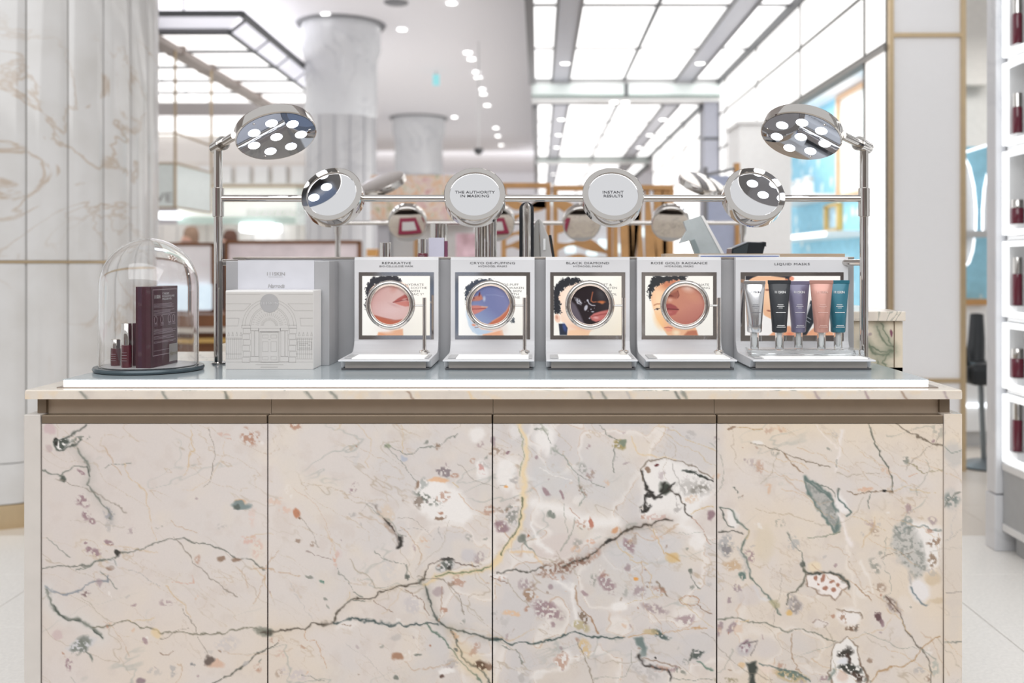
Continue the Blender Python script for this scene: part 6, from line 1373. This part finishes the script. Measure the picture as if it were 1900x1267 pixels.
for a_ in (.12, .34, .62, .78):
    for z in (.51, .525, .54): fbar(a_, a_+.12, z, .0008, INKL)
    c = fp(a_+.05, .585)
    MB().tube([c+u*(.007*math.cos(k*.52))+Vector((0, 0, .009*math.sin(k*.52))) for k in range(13)], .0005, 5).build('print_icon', INKL, cb)
pa, pb = fp(.66, .035, .0008), fp(.985, .035, .0008)
lb = MB().add([pa, pb, pb+Vector((0, 0, .042)), pa+Vector((0, 0, .042))], [(0, 1, 2, 3)]).build('store_label', mat('label_silver', (190, 186, 184), .4, .2), cb)
lettering('Harrods', .0095, fp(.82, .115, .0012), lb, mat('gold_ink', (150, 136, 96), .5), u, (0, 0, 1), xs=.9, shear=.25)
def bottle(c, r, h, hb, label, body=MAROONG):
    t = thing('serum_bottle', label, 'bottle', c)
    MB().lathe([(1e-5, 0), (r*.93, 0), (r, .002), (r, hb-.002), (r*.95, hb), (1e-5, hb)], c, 28).build('body', body, t, True)
    MB().lathe([(1e-5, hb+.0003), (r*.96, hb+.0003), (r*.96, h-.001), (r*.9, h), (1e-5, h)], c, 28).build('cap', CHROME, t, True)
    for k in range(4): MB().box(c[0]-r*.5, c[0]+r*.4, c[1]-r-.0004, c[1]-r*.82, c[2]+hb*(.3+.12*k), c[2]+hb*(.3+.12*k)+.0008).build('print_line', INKL, t)
    return t
bottle((-.9565, 2.31, dz), .0118, .102, .052, 'slim maroon serum bottle with tall chrome cap under the dome')
bottle((-1.0, 2.352, dz), .0115, .062, .041, 'short maroon bottle with chrome cap under the dome')
o = MB().box(-.958, -.932, 2.345, 2.37, dz, dz+.1).build('small_carton', MAROON, None, bevel=.0008)
tag(o, 'narrow maroon carton behind the serum bottle under the dome', 'carton')

# ------------------------------------------------------------------ products on the riser behind the displays
RZ = 1.2205
def rearbottle(px, Y, r, top, hb, label, body=MAROONG):
    bottle((WX(px, Y), Y, RZ), r, WZ(top, Y)-RZ, hb, label, body)
rearbottle(715, 2.8, .0165, 450, .003, 'chrome capped bottle alone behind the reparative display')
rearbottle(784.5, 2.8, .0145, 443, .02, 'low chrome capped bottle beside the lilac carton')
Yb = 2.86
rearbottle(814, Yb, .026, 415, .035, 'large chrome capped bottle behind the lilac carton')
o = MB().box(WX(795, 2.8), WX(824, 2.8), 2.8, 2.815, RZ, WZ(441, 2.8)).build('lilac_carton', mat('lilac_card', (206, 204, 220), .5), None, bevel=.001)
tag(o, 'small plain lilac carton behind the cryo display', 'carton')
o = MB().box(WX(824.5, 2.8), WX(830, 2.8), 2.8, 2.82, RZ, WZ(447, 2.8)).build('purple_carton', mat('purple_card', (120, 66, 92), .5), None, bevel=.0006)
tag(o, 'thin purple carton beside the lilac carton', 'carton')
t = thing('chrome_canister', 'tall paired chrome canisters behind the lettered mirror', 'canister', (WX(900, 2.84), 2.84, RZ))
for px, r, tp in ((890, .0135, 405), (911, .0165, 400)):
    X = WX(px, 2.84); MB().lathe([(1e-5, 0), (r, 0), (r, WZ(tp, 2.84)-RZ-.004), (r*.7, WZ(tp, 2.84)-RZ), (1e-5, WZ(tp, 2.84)-RZ)], (X, 2.84, RZ), 28).build('cylinder_body', CHROME, t, True)
t = thing('chrome_wand', 'upright chrome wand with a dark rounded back on the riser', 'device', (WX(977, 2.8), 2.8, RZ))
wx_, zt_ = WX(977, 2.8), WZ(375, 2.8)
pl = []
for k in range(17):
    a = math.pi*k/16; pl.append((wx_+.0205*math.cos(a), zt_-.0205+.0205*math.sin(a)))
MB().prism([(wx_+.0205, RZ)]+pl+[(wx_-.0205, RZ)], 2.8, 2.812, 'y').build('dark_back', mat('dark_chrome', (90, 94, 100), .12, .9), t, True)
MB().tube([(wx_+.0005, 2.787, RZ), (wx_+.0005, 2.787, zt_-.035), (wx_+.0005, 2.787, zt_-.014), (wx_+.0005, 2.795, zt_-.007)], [.0115, .0115, .0115, .006], 18).build('wand_tube', CHROME, t, True)
t = thing('grey_device', 'grey tapered beauty device with a small window beside the chrome wand', 'device', (WX(1003, 2.86), 2.86, RZ))
g = lambda x, y: (WX(x, 2.86), WZ(y, 2.86))
MB().prism([g(984, 480), g(987, 440), g(993, 412), g(1000, 406), g(1003, 480)], 2.85, 2.885, 'y').build('rear_shell', mat('device_grey', (158, 156, 152), .4), t, bevel=.003)
MB().prism([g(1003, 480), g(1000.5, 406), g(1006, 411), g(1018, 440), g(1024, 480)], 2.845, 2.88, 'y').build('front_shell', mat('device_grey_light', (182, 180, 178), .4), t, bevel=.003)
MB().prism([g(1008, 464), g(1008, 443), g(1012, 443), g(1012, 464)], 2.842, 2.846, 'y').build('window', WHITE, t)
MB().prism([g(1018, 436), g(1023, 436), g(1030, 480), g(1025, 480)], 2.86, 2.88, 'y').build('dark_trim', BLACKP, t)
t = thing('acrylic_sign_holder', 'slanted frosted acrylic holder leaning on the riser', 'holder', (WX(1305, 2.86), 2.86, RZ))
g = lambda x, y: (WX(x, 2.86), WZ(y, 2.86))
FROST = mat('frosted_acrylic', (206, 214, 216), .25, noise=.06, scale=30, trans=.35)
MB().prism([g(1267, 411), g(1301, 400), g(1345, 480), g(1292, 480), g(1279, 446), g(1259, 452), g(1273, 428)], 2.845, 2.868, 'y').build('slab', FROST, t, bevel=.001)
MB().prism([g(1299, 401), g(1303, 400), g(1347, 480), g(1341, 480)], 2.843, 2.87, 'y').build('bright_edge', WHITE, t)
MB().prism([g(1279, 447), g(1287, 444), g(1296, 466), g(1296, 480), g(1291, 480)], 2.84, 2.846, 'y').build('clip', mat('clip_grey', (140, 152, 154), .3), t)
t = thing('black_cradle', 'dark glossy angular cradle lying beside the acrylic holder', 'cradle', (WX(1383, 2.86), 2.86, RZ))
MB().prism([g(1352, 480), g(1353, 461), g(1383, 449), g(1411, 450), g(1414, 455), g(1408, 480)], 2.82, 2.9, 'y').build('shell', mat('gloss_black', (40, 46, 50), .2, coat=.5), t, bevel=.002)
MB().prism([g(1356, 463), g(1383, 452), g(1380, 470), g(1354, 474)], 2.817, 2.8205, 'y').build('facet', mat('gloss_facet', (66, 74, 78), .2), t)
MB().prism([g(1409, 449), g(1415, 450), g(1415, 458), g(1411, 456)], 2.815, 2.905, 'y').build('lip', mat('gloss_black', (40, 46, 50)), t)
o = MB().box(WX(1235, 2.68), WX(1568, 2.68), 2.68, 2.78, RZ, WZ(470.5, 2.68)).build('tan_tray', mat('tan_card', (196, 174, 150), .5), None, bevel=.001)
tag(o, 'long tan tray lying along the top of the riser', 'tray')
t = thing('blue_folder', 'white folder with a blue stripe on the panel top', 'folder', (WX(1372, 2.64), 2.64, 1.2295))
MB().box(WX(1297, 2.625), WX(1447, 2.625), 2.626, 2.648, 1.2295, WZ(472, 2.626)).build('cover', WHITE, t)
MB().box(WX(1300, 2.625), WX(1445, 2.625), 2.624, 2.6258, 1.2298, 1.2316).build('stripe', mat('blue_stripe', (92, 124, 196), .5), t)

# ------------------------------------------------------------------ the twin counter behind, with its own rack
t = thing('rear_counter', 'second marble counter standing back to back behind the first', 'counter', (0, 4.3, 0))
MB().box(-1.05, 1.0, 3.4, 4.9, 0, .9).build('body', mat('rear_counter_cream', (214, 204, 194), .5, noise=.05), t)
MB().box(-1.08, 1.03, 3.36, 4.94, .9, .938).build('top', MARBLEC, t)
MB().box(-1.0, .95, 3.9, 4.85, .938, .957).build('platform', GREYSAT, t)
r2 = dup(rack, (.0055, 4.02, .957), math.pi, 'farther chrome mirror rack seen from behind on the second counter')
for k, (x, wd) in enumerate(((-.5, .3), (-.12, .24))):
    t = thing('maroon_tray', ['maroon presentation tray with pale card on the rear counter, nearer the dome', 'maroon presentation tray on the rear counter behind the lettered mirror'][k], 'tray', (x, 3.65, .938))
    MB().box(x-wd/2, x+wd/2, 3.5, 3.85, .938, .965).build('tray_body', mat('maroon_felt', (164, 52, 84), .6), t, bevel=.004)
    MB().box(x-wd/2+.05, x+wd/2-.06, 3.62, 3.8, .965, .968).build('card', WHITE, t)
# unseen shop fixtures behind the viewer, added as darker content for chrome reflections
for x, y, w_, h_, c in ((-2.6, -2.6, .9, 1.9, (150, 108, 118)), (-.9, -3.2, .8, 1.5, (150, 164, 188)), (.9, -3.0, .9, 1.7, (178, 172, 168)), (2.5, -2.4, .7, 2.2, (120, 112, 110))):
    t = thing('added_shop_unit', {-2.6: 'unseen dusky pink shop unit added for reflections', -.9: 'unseen low blue grey shop unit added for reflections', .9: 'unseen pale grey shop unit added for reflections', 2.5: 'unseen tall dark shop unit added for reflections'}[x], 'shop unit', (x, y, 0))
    m = mat('unit_%d' % int(x*10), c, .5)
    MB().box(x-w_/2, x+w_/2, y-.25, y+.25, .08, h_).build('carcass', m, t)
    for k in range(3): MB().box(x-w_/2-.01, x+w_/2+.01, y-.25, y+.28, .1+k*h_/3, .13+k*h_/3).build('shelf', WHITE, t)
    MB().box(x-w_/2+.03, x+w_/2-.03, y-.22, y+.22, 0, .08).build('plinth', DKGAP, t)
